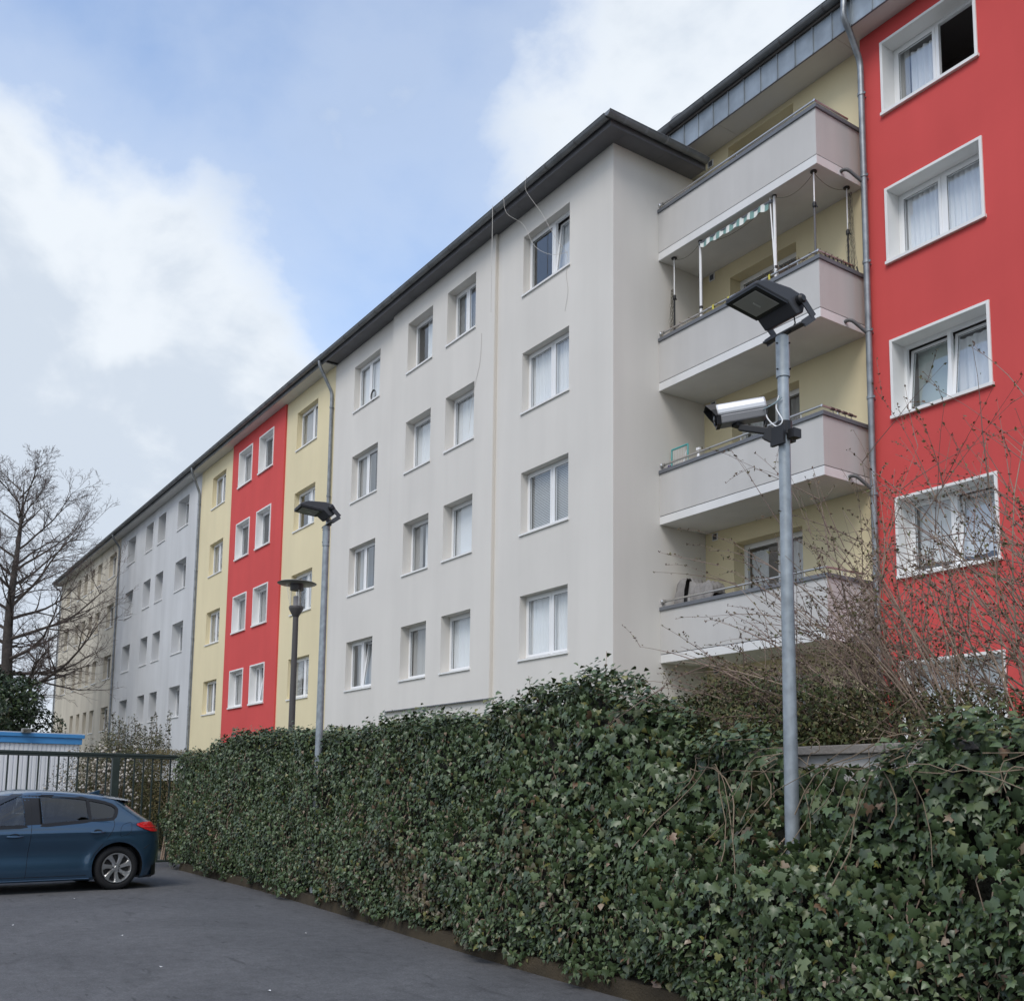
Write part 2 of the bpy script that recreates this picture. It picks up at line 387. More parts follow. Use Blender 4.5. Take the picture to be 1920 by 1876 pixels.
def drape(win, style, x0, x1, z0, z1, Y):
    if style == 'none': return
    if style == 'full': curtain(win, x0, x1, z0 + .02, z1 - .02, Y)
    elif style == 'grey': curtain(win, x0, x1, z0 + .02, z1 - .02, Y, CURTG)
    elif style == 'left': curtain(win, x0, x0 + (x1 - x0) * .38, z0 + .02, z1 - .02, Y, CURTG)
    elif style == 'sides':
        curtain(win, x0, x0 + (x1 - x0) * .3, z0 + .02, z1 - .02, Y, CURTG); curtain(win, x0 + (x1 - x0) * .36, x1, z0 + .02, z1 - .02, Y + .05)
    elif style == 'right': curtain(win, x0 + (x1 - x0) * .35, x1, z0 + .02, z1 - .02, Y)
    elif style == 'lace': curtain(win, x0, x1, z0 + .15, z1 - .02, Y, wob=.03)
    elif style == 'blind':
        g = G(); k = int((z1 - z0) / .035)
        for i in range(k):
            z = z0 + i * .035; g.quad((x0, Y - .008, z), (x1, Y - .008, z), (x1, Y + .008, z + .030), (x0, Y + .008, z + .030))
        g.build('blind', BLIND, win)
    elif style == 'plain':
        G().box(x0, x1, Y, Y + .004, z0 + .02, z1 - .02).build('curtain', CURT, win)

def window(par, xl, xr, zb, zt, Y, kind='double', style='full', wallY=None, sill=True, simple=False, m=None, split=0.5, name='window', sillm=None):
    """outer frame in the opening at depth Y; sashes, panes, sill and curtain are its sub-parts"""
    m = m or PVC; f = .055; d = .07
    g = G().box(xl, xl + f, Y, Y + d, zb, zt).box(xr - f, xr, Y, Y + d, zb, zt).box(xl + f, xr - f, Y, Y + d, zt - f, zt).box(xl + f, xr - f, Y, Y + d, zb, zb + f)
    leaves = []
    if kind == 'single': leaves = [(xl + f, xr - f, 's')]
    else:
        xm = xl + (xr - xl) * split; g.box(xm - .03, xm + .03, Y, Y + d, zb + f, zt - f)
        k = {'double': 'ss', 'tiltr': 'st', 'tiltl': 'ts', 'tiltb': 'tt', 'openr': 'so'}[kind]
        leaves = [(xl + f, xm - .03, k[0]), (xm + .03, xr - f, k[1])]
    win = g.build(name, m, par)
    for a, b, st in leaves:
        z0, z1 = zb + f, zt - f; sw = .05
        if simple:
            G().quad((a, Y + .03, z0), (b, Y + .03, z0), (b, Y + .03, z1), (a, Y + .03, z1)).build('pane', PANE, win); continue
        if st == 'o': continue
        tilt = 0.15 if st == 't' else 0.0; y0, y1 = Y - .012, Y + .05
        def P(x, y, z): return (x, y + tilt * (z - z0) / (z1 - z0), z - tilt * tilt * .3 * (z - z0) / (z1 - z0))
        s = G()
        for (xa, xb, za, zb2) in ((a, a + sw, z0, z1), (b - sw, b, z0, z1), (a + sw, b - sw, z0, z0 + sw), (a + sw, b - sw, z1 - sw, z1)):
            n = len(s.v)
            for q in ((xa, y0, za), (xb, y0, za), (xb, y1, za), (xa, y1, za), (xa, y0, zb2), (xb, y0, zb2), (xb, y1, zb2), (xa, y1, zb2)): s.v.append(P(*q))
            s.f += [tuple(n + i for i in q) for q in ((0, 3, 2, 1), (4, 5, 6, 7), (0, 1, 5, 4), (1, 2, 6, 5), (2, 3, 7, 6), (3, 0, 4, 7))]
        s.build('sash', m, win)
        yy = Y + .008
        G().quad(P(a + sw, yy, z0 + sw), P(b - sw, yy, z0 + sw), P(b - sw, yy, z1 - sw), P(a + sw, yy, z1 - sw)).build('pane', PANE, win)
        # dark rubber gasket
        gk = G()
        for (xa, xb, za, zb2) in ((a + sw - .001, a + sw + .007, z0 + sw, z1 - sw), (b - sw - .007, b - sw + .001, z0 + sw, z1 - sw), (a + sw, b - sw, z1 - sw - .007, z1 - sw)):
            gk.quad(P(xa, yy - .003, za), P(xb, yy - .003, za), P(xb, yy - .003, zb2), P(xa, yy - .003, zb2))
        gk.build('gasket', BLACK, win)
    if sill:
        wy = wallY if wallY is not None else Y - .18
        G().box(xl - .03, xr + .03, wy - .035, Y - .002, zb - .045, zb - .004).build('sill', sillm or WHITE, win)
    if style:
        drape(win, style, xl + f, xr - f, zb + f, zt - f, Y + .10 + (.12 if 't' in kind[:1] else 0))
    return win

def gutter(par, x0, x1, Y, z, r=.085, name='gutter'):
    """half-round gutter along x hung at the eave, with joint sleeves"""
    g = G(); n = 9
    ring = [(Y + r * math.cos(math.pi + math.pi * k / n), z + r * math.sin(math.pi + math.pi * k / n)) for k in range(n + 1)]
    for k in range(n): g.quad((x0, *ring[k]), (x1, *ring[k]), (x1, *ring[k + 1]), (x0, *ring[k + 1]))
    g.tube([(x0, Y - r, z), (x1, Y - r, z)], .012, 6)
    for xe in (x0, x1): g.quad(*[(xe, a, b) for a, b in ring])
    o = g.build(name, GUTTER, par, smooth=True)
    s = G(); x = x0 + .7
    while x < x1 - .3:
        ring2 = [(Y + (r + .006) * math.cos(math.pi + math.pi * k / n), z + (r + .006) * math.sin(math.pi + math.pi * k / n)) for k in range(n + 1)]
        s = G()
        for k in range(n): s.quad((x, *ring2[k]), (x + .045, *ring2[k]), (x + .045, *ring2[k + 1]), (x, *ring2[k + 1]))
        s.build('gutter_bracket', PIPED, o); x += 1.0
    return o

def downpipe(par, pts, r=.05, m=None, clamps=(), wy=0, name='downpipe'):
    """rounded polyline pipe with clamps"""
    P = [Vector(p) for p in pts]; out = [P[0]]
    for i in range(1, len(P) - 1):
        a = (P[i - 1] - P[i]).normalized(); b = (P[i + 1] - P[i]).normalized(); k = .12
        for t in (0, .25, .5, .75, 1): 
            q0 = P[i] + a * k; q1 = P[i] + b * k; out.append((q0 * (1 - t) + P[i] * t) * (1 - t) + (P[i] * (1 - t) + q1 * t) * t)
    out.append(P[-1])
    o = G().tube(out, r, 12).build(name, m or PIPE, par, smooth=True)
    for z in clamps:
        x, y = P[-1].x, P[-1].y
        c = G().lathe([(r, -.03), (r + .012, -.025), (r + .012, .025), (r, .03)], 12, (x, y, z)); c.box(x + r, x + r + .03, y - .012, y + .012, z - .02, z + .02); c.box(x - .01, x + .01, y, wy, z - .012, z + .012)
        c.build('pipe_clamp', m or PIPE, o, smooth=True)
    return o

def slab_roof(par, x0, x1, yf, yb, z, rise, m=None):
    return G().prism([(yf, z), (yb, z + rise), (yb, z + rise + .15), (yf, z + .10)], x0, x1, 'x').build('roof', m or ROOF, par)

H = 2.75; YB = 12.29; SOF = 14.53; BOT = TERR - .05

def soffit(par, x0, x1, y0, y1, z, m, joint=2.0):
    n = max(1, int(round((x1 - x0) / joint))); xs = [x0 + (x1 - x0) * i / n for i in range(n + 1)]
    for a, b in zip(xs[:-1], xs[1:]): G().box(a + .003, b - .003, y0, y1, z, z + .03).build('soffit_panel', m, par)

def gutter_box(par, x0, x1, yw, ye, z, sm):
    """boxed eave: soffit boards, fascia board behind the gutter, gutter"""
    soffit(par, x0, x1, ye + .02, yw + .02, z, sm)
    G().box(x0, x1, ye, ye + .02, z - .015, z + .22).build('fascia', GUTTER, par)
    gutter(par, x0, x1, ye - .088, z + .16, .085)

# --- projecting light grey wing -------------------------------------------------
XW0, XW1 = -28.03, -14.745
wing = thing('apartment_building', 'light grey rendered wing projecting forward beside the balconies, four window columns', 'building', ((XW0 + XW1) / 2, YB, BOT))
cols_bay = {'A': (-26.672, -25.001), 'B': (-23.223, -21.891), 'C': (-21.147, -19.802), 'D': (-17.895, -16.182)}
bt, bb = 13.984, 12.602; PRO = .07
def rows(c, zt, zb, n=4): return [(c[0], c[1], zb - H * i, zt - H * i) for i in range(n)]
sx0, sx1 = -24.10, -18.965
wall_sheet(XW0, sx0, BOT, SOF, YB, rows(cols_bay['A'], bt, bb), .25, returns=False).quad((XW0, YB, BOT), (XW0, YB, SOF), (XW0, 14.7, SOF), (XW0, 14.7, BOT)).build('wall', GREYWALL, wing)
w2 = wall_sheet(sx0, sx1, 3.60, SOF, YB - PRO, rows(cols_bay['B'], bt, bb) + rows(cols_bay['C'], bt, bb), .25 + PRO, back=PRO)
w2.quad((sx0, YB - PRO, 3.60), (sx1, YB - PRO, 3.60), (sx1, YB, 3.60), (sx0, YB, 3.60)); w2.build('wall', GREYWALL, wing)
wall_sheet(sx0, sx1, BOT, 3.60, YB, [], .2, returns=False).build('wall', GREYWALL, wing)
w3 = wall_sheet(sx1, XW1, BOT, SOF, YB, rows(cols_bay['D'], bt, bb), .25, returns=False)
w3.quad((XW1, YB, BOT), (XW1, 14.9, BOT), (XW1, 14.9, SOF), (XW1, YB, SOF)); w3.build('wall', GREYWALL, wing)
# a joint bead under the proud panel and the trim beside it
G().box(sx0, sx1 + .01, YB - PRO - .012, YB - PRO + .01, 3.575, 3.598).build('drip_edge', CAP, wing)
G().box(sx1 + .002, sx1 + .035, YB - PRO - .006, YB - .002, 3.60, SOF).build('expansion_joint', mat('joint_beige', (0.66, 0.62, 0.56), .8), wing)
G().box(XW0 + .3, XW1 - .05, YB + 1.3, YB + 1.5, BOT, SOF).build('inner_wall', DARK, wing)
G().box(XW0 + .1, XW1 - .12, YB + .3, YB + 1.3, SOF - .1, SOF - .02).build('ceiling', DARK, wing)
styleW = {'A': ['plain', 'left', 'left', 'grey'], 'B': ['right', 'full', 'sides', 'grey'], 'C': ['blind', 'full', 'plain', 'full'], 'D': ['right', 'full', 'blind', 'full']}
kindW = {'A': ['double', 'double', 'double', 'tiltr'], 'B': ['single'] * 4, 'C': ['double', 'single', 'single', 'single'], 'D': ['tiltr', 'double', 'double', 'double']}
for c, (a, b) in cols_bay.items():
    for i in range(4):
        pr = PRO if c in 'BC' else 0
        window(wing, a, b, bb - H * i, bt - H * i, YB - pr + .18 + pr, kindW[c][i], styleW[c][i], wallY=YB - pr, split=.55 if c == 'D' else .45)
YE = 11.88
# dark eave wraps round the corner
soffit(wing, XW0 + .2, XW1 + .40, YE + .02, YB + .02, SOF, SLATE, 1.6)
n = 2
for i in range(n): 
    a = YB + .024 + (14.42 - YB) * i / n; b = YB + .018 + (14.42 - YB) * (i + 1) / n
    G().box(XW1 - .02, XW1 + .38, a, b, SOF, SOF + .03).build('soffit_panel', SLATE, wing)
G().box(XW0, XW1 + .42, YE, YE + .02, SOF - .015, SOF + .22).build('fascia', SLATE, wing)
G().box(XW1 + .40, XW1 + .42, YE + .02, 14.45, SOF - .015, SOF + .22).build('fascia', SLATE, wing)
gutter(wing, XW0, XW1 + .42, YE - .088, SOF + .16)
def gutter_y(par, X, y0, y1, z, r=.085):
    g = G(); n = 9; ring = [(X + r * math.cos(math.pi + math.pi * k / n), z + r * math.sin(math.pi + math.pi * k / n)) for k in range(n + 1)]
    for k in range(n): g.quad((ring[k][0], y0, ring[k][1]), (ring[k][0], y1, ring[k][1]), (ring[k + 1][0], y1, ring[k + 1][1]), (ring[k + 1][0], y0, ring[k + 1][1]))
    g.tube([(X + r, y0, z), (X + r, y1, z)], .012, 6)
    for ye in (y0, y1): g.quad(*[(a, ye, b) for a, b in ring])
    o = g.build('gutter', GUTTER, par, smooth=True); s = G(); y = y0 + .4
    while y < y1 - .1:
        rr = r + .006; ring2 = [(X + rr * math.cos(math.pi + math.pi * k / n), z + rr * math.sin(math.pi + math.pi * k / n)) for k in range(n + 1)]
        for k in range(n): s.quad((ring2[k][0], y, ring2[k][1]), (ring2[k][0], y + .045, ring2[k][1]), (ring2[k + 1][0], y + .045, ring2[k + 1][1]), (ring2[k + 1][0], y, ring2[k + 1][1]))
        y += .55; s.build('gutter_bracket', PIPE, o); s = G()
gutter_y(wing, XW1 + .42 + .088, YE - .17, 14.40, SOF + .16)
rf = G(); a_, b_, c_, d_ = (XW0, YE - .1, SOF + .21), (XW1 + .50, YE - .1, SOF + .21), (XW1 + .50, 14.45, SOF + .21), (XW0, 14.45, SOF + .21); e_, f_ = (XW0, 14.45, SOF + .8), (XW1 - 2.4, 14.45, SOF + .8)
rf.quad(a_, b_, f_, e_).quad(b_, c_, f_).quad(a_, d_, c_, b_).quad(d_, e_, f_, c_).quad(a_, e_, d_); rf.build('roof', ROOF, wing)
downpipe(wing, [(XW0 - .15, YE - .09, SOF + .08), (XW0 - .15, YE - .09, SOF - .05), (XW0 - .10, YB - .075, SOF - .85), (XW0 - .10, YB - .075, BOT)], .05, PIPE, (13.2, 10.4, 7.6, 4.8), YB)
# cables hanging from the eave over the top windows
for i, (pts, lab) in enumerate([
    ([(-18.30, 11.70, 14.74), (-18.30, 11.70, 14.0), (-18.305, 11.70, 13.0), (-18.305, 11.70, 12.2)], 'straight pale cable dropping from the eave down the wall joint'),
    ([(-17.85, 11.70, 14.74), (-17.75, 11.72, 14.3), (-17.5, 12.0, 14.0), (-17.2, 12.1, 13.4), (-16.7, 12.18, 13.0), (-16.2, YB - .03, 12.85)], 'thin loose cable slung across the top right window of the grey wing'),
    ([(-16.95, 11.70, 14.74), (-17.0, 11.72, 14.45), (-16.75, 11.95, 13.9), (-16.45, 12.15, 13.2), (-16.22, YB - .02, 12.8), (-16.28, YB - .012, 12.4), (-16.22, YB - .012, 12.0), (-16.32, YB - .012, 11.6)], 'thin loose cable hanging from the gutter past the top right sill'),
    ([(-19.5, YB - PRO - .012, 12.3), (-19.55, YB - PRO - .012, 11.6), (-19.8, YB - PRO - .012, 11.0), (-20.0, YB - PRO - .012, 10.0)], 'thin wire trailing down the grey wall between two windows')]):
    P = [Vector(p) for p in pts]; out = []
    for k in range(len(P) - 1):
        p0 = P[max(k - 1, 0)]; p1 = P[k]; p2 = P[k + 1]; p3 = P[min(k + 2, len(P) - 1)]
        for t in (0, .2, .4, .6, .8): out.append(.5 * ((2 * p1) + (p2 - p0) * t + (2 * p0 - 5 * p1 + 4 * p2 - p3) * t * t + (3 * p1 - p0 - 3 * p2 + p3) * t ** 3))
    out.append(P[-1])
    tag(G().tube(out, .0045 if i else .007, 5).build('cable', mat('cable_pale', (.55, .53, .50), .6)), lab, 'cable')
tag(G().lathe([(.16, -.02), (.16, .0), (.15, .012), (.12, .012)], 20, (0, 0, 0), 'y').build('bird_ring', PIPED), 'small dark curved bracket on the top left sill of the grey wing', 'bracket').location = (-25.35, YB - .01, bb + .10)

# --- yellow, red and yellow part of the long wing --------------------------------
xa, xb, xc, xd = -41.28, -37.25, -31.96, -28.03
tri = thing('apartment_building', 'pale yellow house section with a red middle strip of eight white framed windows', 'building', ((xa + xd) / 2, YB, BOT))
yt, yb_ = 13.93, 12.64; rt, rb_ = 14.058, 12.66
yl = (-39.814, -38.207); yr = (-31.045, -29.353)
wall_sheet(xa, xb, BOT, SOF, YB, rows(yl, yt, yb_), .25).build('wall', YEL, tri)
wall_sheet(xc, xd, BOT, SOF, YB, rows(yr, yt, yb_), .25).build('wall', YEL, tri)
cg, ch = (-36.518, -35.074), (-34.388, -32.977); PR2 = .06
def inset(c, d): return (c[0] + d, c[1] - d)
red_ops = [(a - 0, b, z0, z1) for c in (cg, ch) for (a, b, z0, z1) in rows(c, rt, rb_)]
rw = wall_sheet(xb, xc, 3.2, SOF, YB - PR2, red_ops, .12, back=PR2)
rw.quad((xb, YB - PR2, 3.2), (xc, YB - PR2, 3.2), (xc, YB, 3.2), (xb, YB, 3.2)); rw.build('wall', REDW, tri)
wall_sheet(xb, xc, BOT, 3.2, YB, [], .2, returns=False).build('wall', WHITE, tri)
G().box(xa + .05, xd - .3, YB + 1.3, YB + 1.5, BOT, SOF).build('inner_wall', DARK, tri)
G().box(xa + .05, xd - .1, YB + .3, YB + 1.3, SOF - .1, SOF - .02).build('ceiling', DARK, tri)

def surround(par, a, b, z0, z1, Y, depth, w=.06, proud=.025):
    """white window surround: flat border round the opening plus deep white reveal lining"""
    g = G(); y0 = Y - proud
    for (xa_, xb2, za, zb2) in ((a, a + w, z0, z1), (b - w, b, z0, z1), (a + w, b - w, z1 - w, z1)): g.box(xa_, xb2, y0, Y + depth, za, zb2)
    g.box(a - .01, b + .02, y0 - .03, Y + depth, z0 - .012, z0 + .045)
    return g.build('window_surround', WHITE, par, bevel=.004)
for c, st in ((cg, ['grey', 'right', 'grey', 'left']), (ch, ['right', 'right', 'left', 'grey'])):
    for i in range(4):
        z0, z1 = rb_ - H * i, rt - H * i
        s = surround(tri, c[0], c[1], z0, z1, YB - PR2, .26, .05)
        window(tri, c[0] + .051, c[1] - .051, z0 + .046, z1 - .051, YB - PR2 + .20, 'tiltr' if (c is ch and i == 3) else 'single', st[i], sill=False, split=.3 if (c is ch and i == 3) else .5)
for c, st in ((yl, ['left', 'grey', 'left', 'left']), (yr, ['left', 'right', 'right', 'sides'])):
    for i in range(4):
        window(tri, c[0], c[1], yb_ - H * i, yt - H * i, YB + .17, 'double', st[i], wallY=YB, split=.62 if c is yr else .5)
gutter_box(tri, xa, xd, YB, YE, SOF, SOFFIT)
G().prism([(YE - .1, SOF + .22), (20, SOF + 2.0), (20, SOF + 2.2), (YE - .1, SOF + .27)], xa, xd, 'x').build('roof', ROOF, tri)
downpipe(tri, [(xa + .2, YE - .09, SOF + .08), (xa + .2, YE - .09, SOF - .05), (xa - .02, YB - .075, SOF - .85), (xa - .02, YB - .075, BOT)], .05, PIPE, (13.2, 10.4, 7.6, 4.8), YB)

# --- cool grey section --------------------------------------------------------------
ga, gb = -54.9, -41.28
grey = thing('apartment_building', 'cool grey rendered house section with four rows of small windows beyond the yellow one', 'building', ((ga + gb) / 2, YB, BOT))
gc = [(-53.408, -51.855), (-49.913, -48.625), (-47.759, -46.498), (-44.594, -42.989)]; gt, gbm = 14.08, 12.77
wall_sheet(ga, gb, BOT, SOF, YB, [o for c in gc for o in rows(c, gt, gbm)], .4).build('wall', GREYWALL2, grey)
G().box(ga + .1, gb - .1, YB + 1.3, YB + 1.5, BOT, SOF).build('inner_wall', DARK, grey)
for j, c in enumerate(gc):
    for i in range(4): window(grey, c[0], c[1], gbm - H * i, gt - H * i, YB + .34, 'double' if j in (0, 3) else 'single', random.choice(['grey', 'left', 'right', 'none']), wallY=YB, simple=(j != 3), split=.5)
gutter_box(grey, ga, gb, YB, YE, SOF, SOFFIT)
G().prism([(YE - .1, SOF + .22), (20, SOF + 2.0), (20, SOF + 2.2), (YE - .1, SOF + .27)], ga, gb, 'x').build('roof', ROOF, grey)
downpipe(grey, [(ga + .2, YE - .09, SOF + .08), (ga + .2, YE - .09, SOF - .05), (ga - .02, YB - .075, SOF - .5), (ga - .02, YB - .075, BOT)], .05, PIPE, (13.2, 10.4, 7.6, 4.8), YB)

# --- weathered beige end house ---------------------------------------------------------
ea, eb = -70.62, -54.9
beige = thing('apartment_building', 'weathered beige end house with stained render behind the bare tree', 'building', ((ea + eb) / 2, YB, BOT))
ec = [(-68.75, -67.45), (-65.45, -64.6), (-63.64, -62.76), (-61.85, -60.95), (-60.17, -59.09), (-57.38, -55.80)]; et, ebm = 13.99, 12.74
wall_sheet(ea, eb, BOT, SOF, YB, [o for c in ec for o in rows(c, et, ebm)], .3).build('wall', BEIGE, beige)
G().quad((ea, YB, BOT), (ea, 22, BOT), (ea, 22, SOF), (ea, YB, SOF)).build('gable_wall', BEIGE, beige)
G().box(ea + .1, eb - .1, YB + 1.3, YB + 1.5, BOT, SOF).build('inner_wall', DARK, beige)
for j, c in enumerate(ec):
    for i in range(4): window(beige, c[0], c[1], ebm - H * i, et - H * i, YB + .2, 'tiltr' if (j == 5 and i in (1, 2)) else ('double' if j == 5 else 'single'), random.choice(['grey', 'none', 'right']), wallY=YB, simple=(j != 5))
gutter_box(beige, ea - .35, eb, YB, YE, SOF, SOFFIT)
G().prism([(YE - .1, SOF + .22), (20, SOF + 2.0), (20, SOF + 2.2), (YE - .1, SOF + .27)], ea - .35, eb, 'x').build('roof', ROOF, beige)
downpipe(beige, [(ea - .05, YE - .09, SOF + .08), (ea - .05, YE - .09, SOF - .05), (ea + .08, YB - .075, SOF - .4), (ea + .08, YB - .075, BOT)], .05, PIPE, (13.2, 10.4, 7.6, 4.8), YB)

# --- main house on the right: balconies and red facade -----------------------------------
YR, YY = 14.55, 14.75; XR0, XR1 = -10.55, -2.0; SM = 15.07; XM0 = -16.6
main = thing('apartment_building', 'tall house with pale yellow balcony bay and bright red facade on the right', 'building', (-9, YR, BOT))
Rw = (-10.131, -8.34); Rt, Rb = 14.733, 13.351
rops = [(Rw[0], Rw[1], Rb - H * i, Rt - H * i) for i in range(5)]
rops2 = [(a + 4.6, b + 4.6, c, d) for a, b, c, d in rops]
wall_sheet(XR0, XR1, BOT, SM, YR, rops + rops2, .12, back=.4).build('wall', REDW, main)
dX = (-13.97, -12.25); dT = [14.95, 12.08, 9.31, 6.50, 3.80]; top = [13.50, 10.715, 7.945, 5.175]
FL = [t - 1.0 for t in top] + [TERR + .02]
dops = [(dX[0], dX[1], FL[i] + .05, dT[i]) for i in range(5)]
wall_sheet(XM0, XR0, BOT, SM, YY, dops, .36, returns=False).build('wall', YEL, main)
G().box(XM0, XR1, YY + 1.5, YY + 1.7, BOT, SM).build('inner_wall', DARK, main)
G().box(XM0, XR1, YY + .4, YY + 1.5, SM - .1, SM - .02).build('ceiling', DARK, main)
kinds = ['openr', 'double', 'tiltb', 'tiltr', 'double']; sty = ['sides', 'full', 'right', 'lace', 'full']
for ops in (rops, rops2):
    for i, (a, b, z0, z1) in enumerate(ops):
        surround(main, a, b, z0, z1, YR, .40, .05, .03)
        w = window(main, a + .051, b - .051, z0 + .046, z1 - .051, YR + .30, kinds[i], None, sill=False, split=.5)
        x0, x1 = a + .11, b - .11; zz0, zz1 = z0 + .1, z1 - .1; yc = YR + .30 + (.22 if i in (2, 3) else .10); xm = (a + b) / 2
        if i == 0: curtain(w, x0, x0 + .2, zz0, zz1, yc, CURTG); curtain(w, x0 + .18, xm - .02, zz0, zz1 - .08, yc + .05)
        elif i == 1: curtain(w, x0, x1, zz0, zz1, yc)
        elif i == 2: curtain(w, xm + .03, x1, zz0, zz1 - .1, yc, wl=.16); G().box(x0, xm - .05, yc + .1, yc + .104, zz0, zz1).build('blind', mat('blind_mint', (.55, .63, .60), .6), w)
        elif i == 3: curtain(w, x0, x1, zz0 + .18, zz1, yc, wob=.02, wl=.2)
        else: curtain(w, x0, x1, zz0, zz1, yc)
for i, (a, b, z0, z1) in enumerate(dops):
    w = window(main, a, b, z0, z1, YY + .30, 'double', None, sill=False, split=.56, name='balcony_door')
    if i != 0: curtain(w, a + .1, a + .55, z0 + .1, z1 - .15, YY + .42, CURT if i != 1 else CURTG)
    curtain(w, (a + b) / 2 + .3, b - .08, z0 + (.1 if i != 3 else 1.25), z1 - .12, YY + .42, CURTG if i in (1, 2) else CURT)
for z in (12.30, 9.515, 6.73, 4.0, 15.2 - .35):
    v = G().box(-14.54, -14.39, YY - .022, YY - .001, z - .075, z + .075).build('vent', WHITE, main)
    vs = G()
    for k in range(4): vs.box(-14.515, -14.415, YY - .03, YY - .023, z - .055 + k * .03, z - .055 + k * .03 + .017)
    vs.build('vent_slat', CAP, v)
    G().box(-14.52, -14.41, YY - .0228, YY - .0222, z - .06, z + .06).build('vent_hole', BLACK, v)
# balconies
YF = 13.49; BX0, BX1 = XW1 + .002, -10.72
for i, t in enumerate(top):
    b = G(); gr = t - .945; sb = t - 1.11; th = .11
    b.box(BX0, BX1, YF, YF + th, gr + .012, t - .075).box(BX1 - th, BX1, YF + th + .001, YY - .002, gr + .012, t - .075)
    bal = b.build('balcony', PARAPET, main)
    G().box(BX0, BX1 - .012, YF + .012, YY - .003, gr - .02, gr + .011).build('drip_groove', CAP, bal)
    G().box(BX0, BX1 + .004, YF - .004, YY - .002, sb, gr - .004).build('floor_slab', SLAB, bal, bevel=.006)
    G().box(BX0, BX1 + .03, YF - .03, YF + th + .03, t - .0745, t).box(BX1 - th - .03, BX1 + .03, YF + th + .031, YY - .004, t - .0745, t).build('parapet_cap', CAP, bal, bevel=.006)
    rz = t + .115; yr_ = YF + .05
    rail = G().tube([(BX0 + .10, yr_, rz), (BX1 - .045, yr_, rz)], .021, 10).tube([(BX1 - .05, yr_ - .02, rz), (BX1 - .05, YY - (.32 if i != 3 else .25), rz)], .021, 10)
    rail = rail.build('handrail', STEEL, bal, smooth=True)
    G().lathe([(0.0, 0), (.05, .0), (.05, .025), (.03, .04), (.03, .10)], 14, (BX0 + .001, yr_, rz), 'x').build('wall_flange', STEEL, rail, smooth=True)
    for x in np.linspace(BX0 + .75, BX1 - .5, 3): G().tube([(x, yr_, t), (x, yr_, rz)], .008, 6).build('rail_post', STEEL, rail)
    for y in (YF + .45,): G().tube([(BX1 - .05, y, t), (BX1 - .05, y, rz)], .008, 6).build('rail_post', STEEL, rail)
    # drain pipe into the downpipe
    downpipe(bal, [(BX1 - .02, 14.13, gr - .09), (BX1 + .10, 14.13, gr - .05), (-10.46, 14.41, gr - .32)], .032, PIPED, name='drain_pipe')
# eave of the main house: soffit, zinc fascia panels with standing seams, gutter, downpipe
YE2 = 14.12
soffit(main, XM0, XR1, YE2 + .002, YY + .02, SM, SOFFIT, 3.0)
seam = -14.606 - .423 * 4
while seam < XR1:
    G().box(seam + .006, seam + .417, YE2 - .006, YE2 + .02, SM - .012, SM + .50).build('zinc_panel', ZINC, main)
    G().box(seam - .009, seam + .005, YE2 - .03, YE2 + .018, SM - .012, SM + .50).build('standing_seam', ZINC, main)
    seam += .423
G().box(XM0, XR1, YE2 - .012, YE2 + .02, SM - .024, SM - .0125).build('drip_edge', CAP, main)
gutter(main, XM0, XR1, YE2 - .10, SM + .64, .095)
G().prism([(YE2 - .05, SM + .5), (YE2 - .05, SM + .68), (21, SM + 2.2), (21, SM + 2.0)], XM0, XR1, 'x').build('roof', ROOF, main)
dp = downpipe(main, [(-10.46, YE2 - .10, SM + .60), (-10.46, YE2 - .14, SM + .12), (-10.46, YE2 + .02, SM - .05), (-10.455, YR - .13, SM - .55), (-10.455, YR - .13, BOT)], .055, PIPE, (13.9, 12.35, 10.75, 9.5, 8.3, 6.6, 5.2), YR)
G().lathe([(.055, 0), (.10, .14), (.10, .18)], 12, (-10.46, YE2 - .10, SM + .46)).build('rain_funnel', PIPE, dp, smooth=True)
# round roof dome behind the gutter
dome = thing('roof_dome', 'grey rounded ventilator dome on the roof behind the gutter', 'dome', (-15.50, 15.0, SM + .7))
G().lathe([(.42, SM + .6), (.42, SM + 1.15), (.40, SM + 1.30), (.33, SM + 1.45), (.20, SM + 1.54), (.001, SM + 1.57)], 24, (-15.50, 15.0, .02)).build('hood', mat('dome_grey', (.27, .27, .27), .6), dome, smooth=True)
G().lathe([(.45, SM + .55), (.45, SM + .62), (.43, SM + .62)], 24, (-15.50, 15.0, .02)).build('collar', CAP, dome)

# ------------------------------------------------------------------ things on the balconies
def place(o, lab, cat, group=None): return tag(o, lab, cat, group)
t2, t3, t4 = top[1], top[2], top[3]
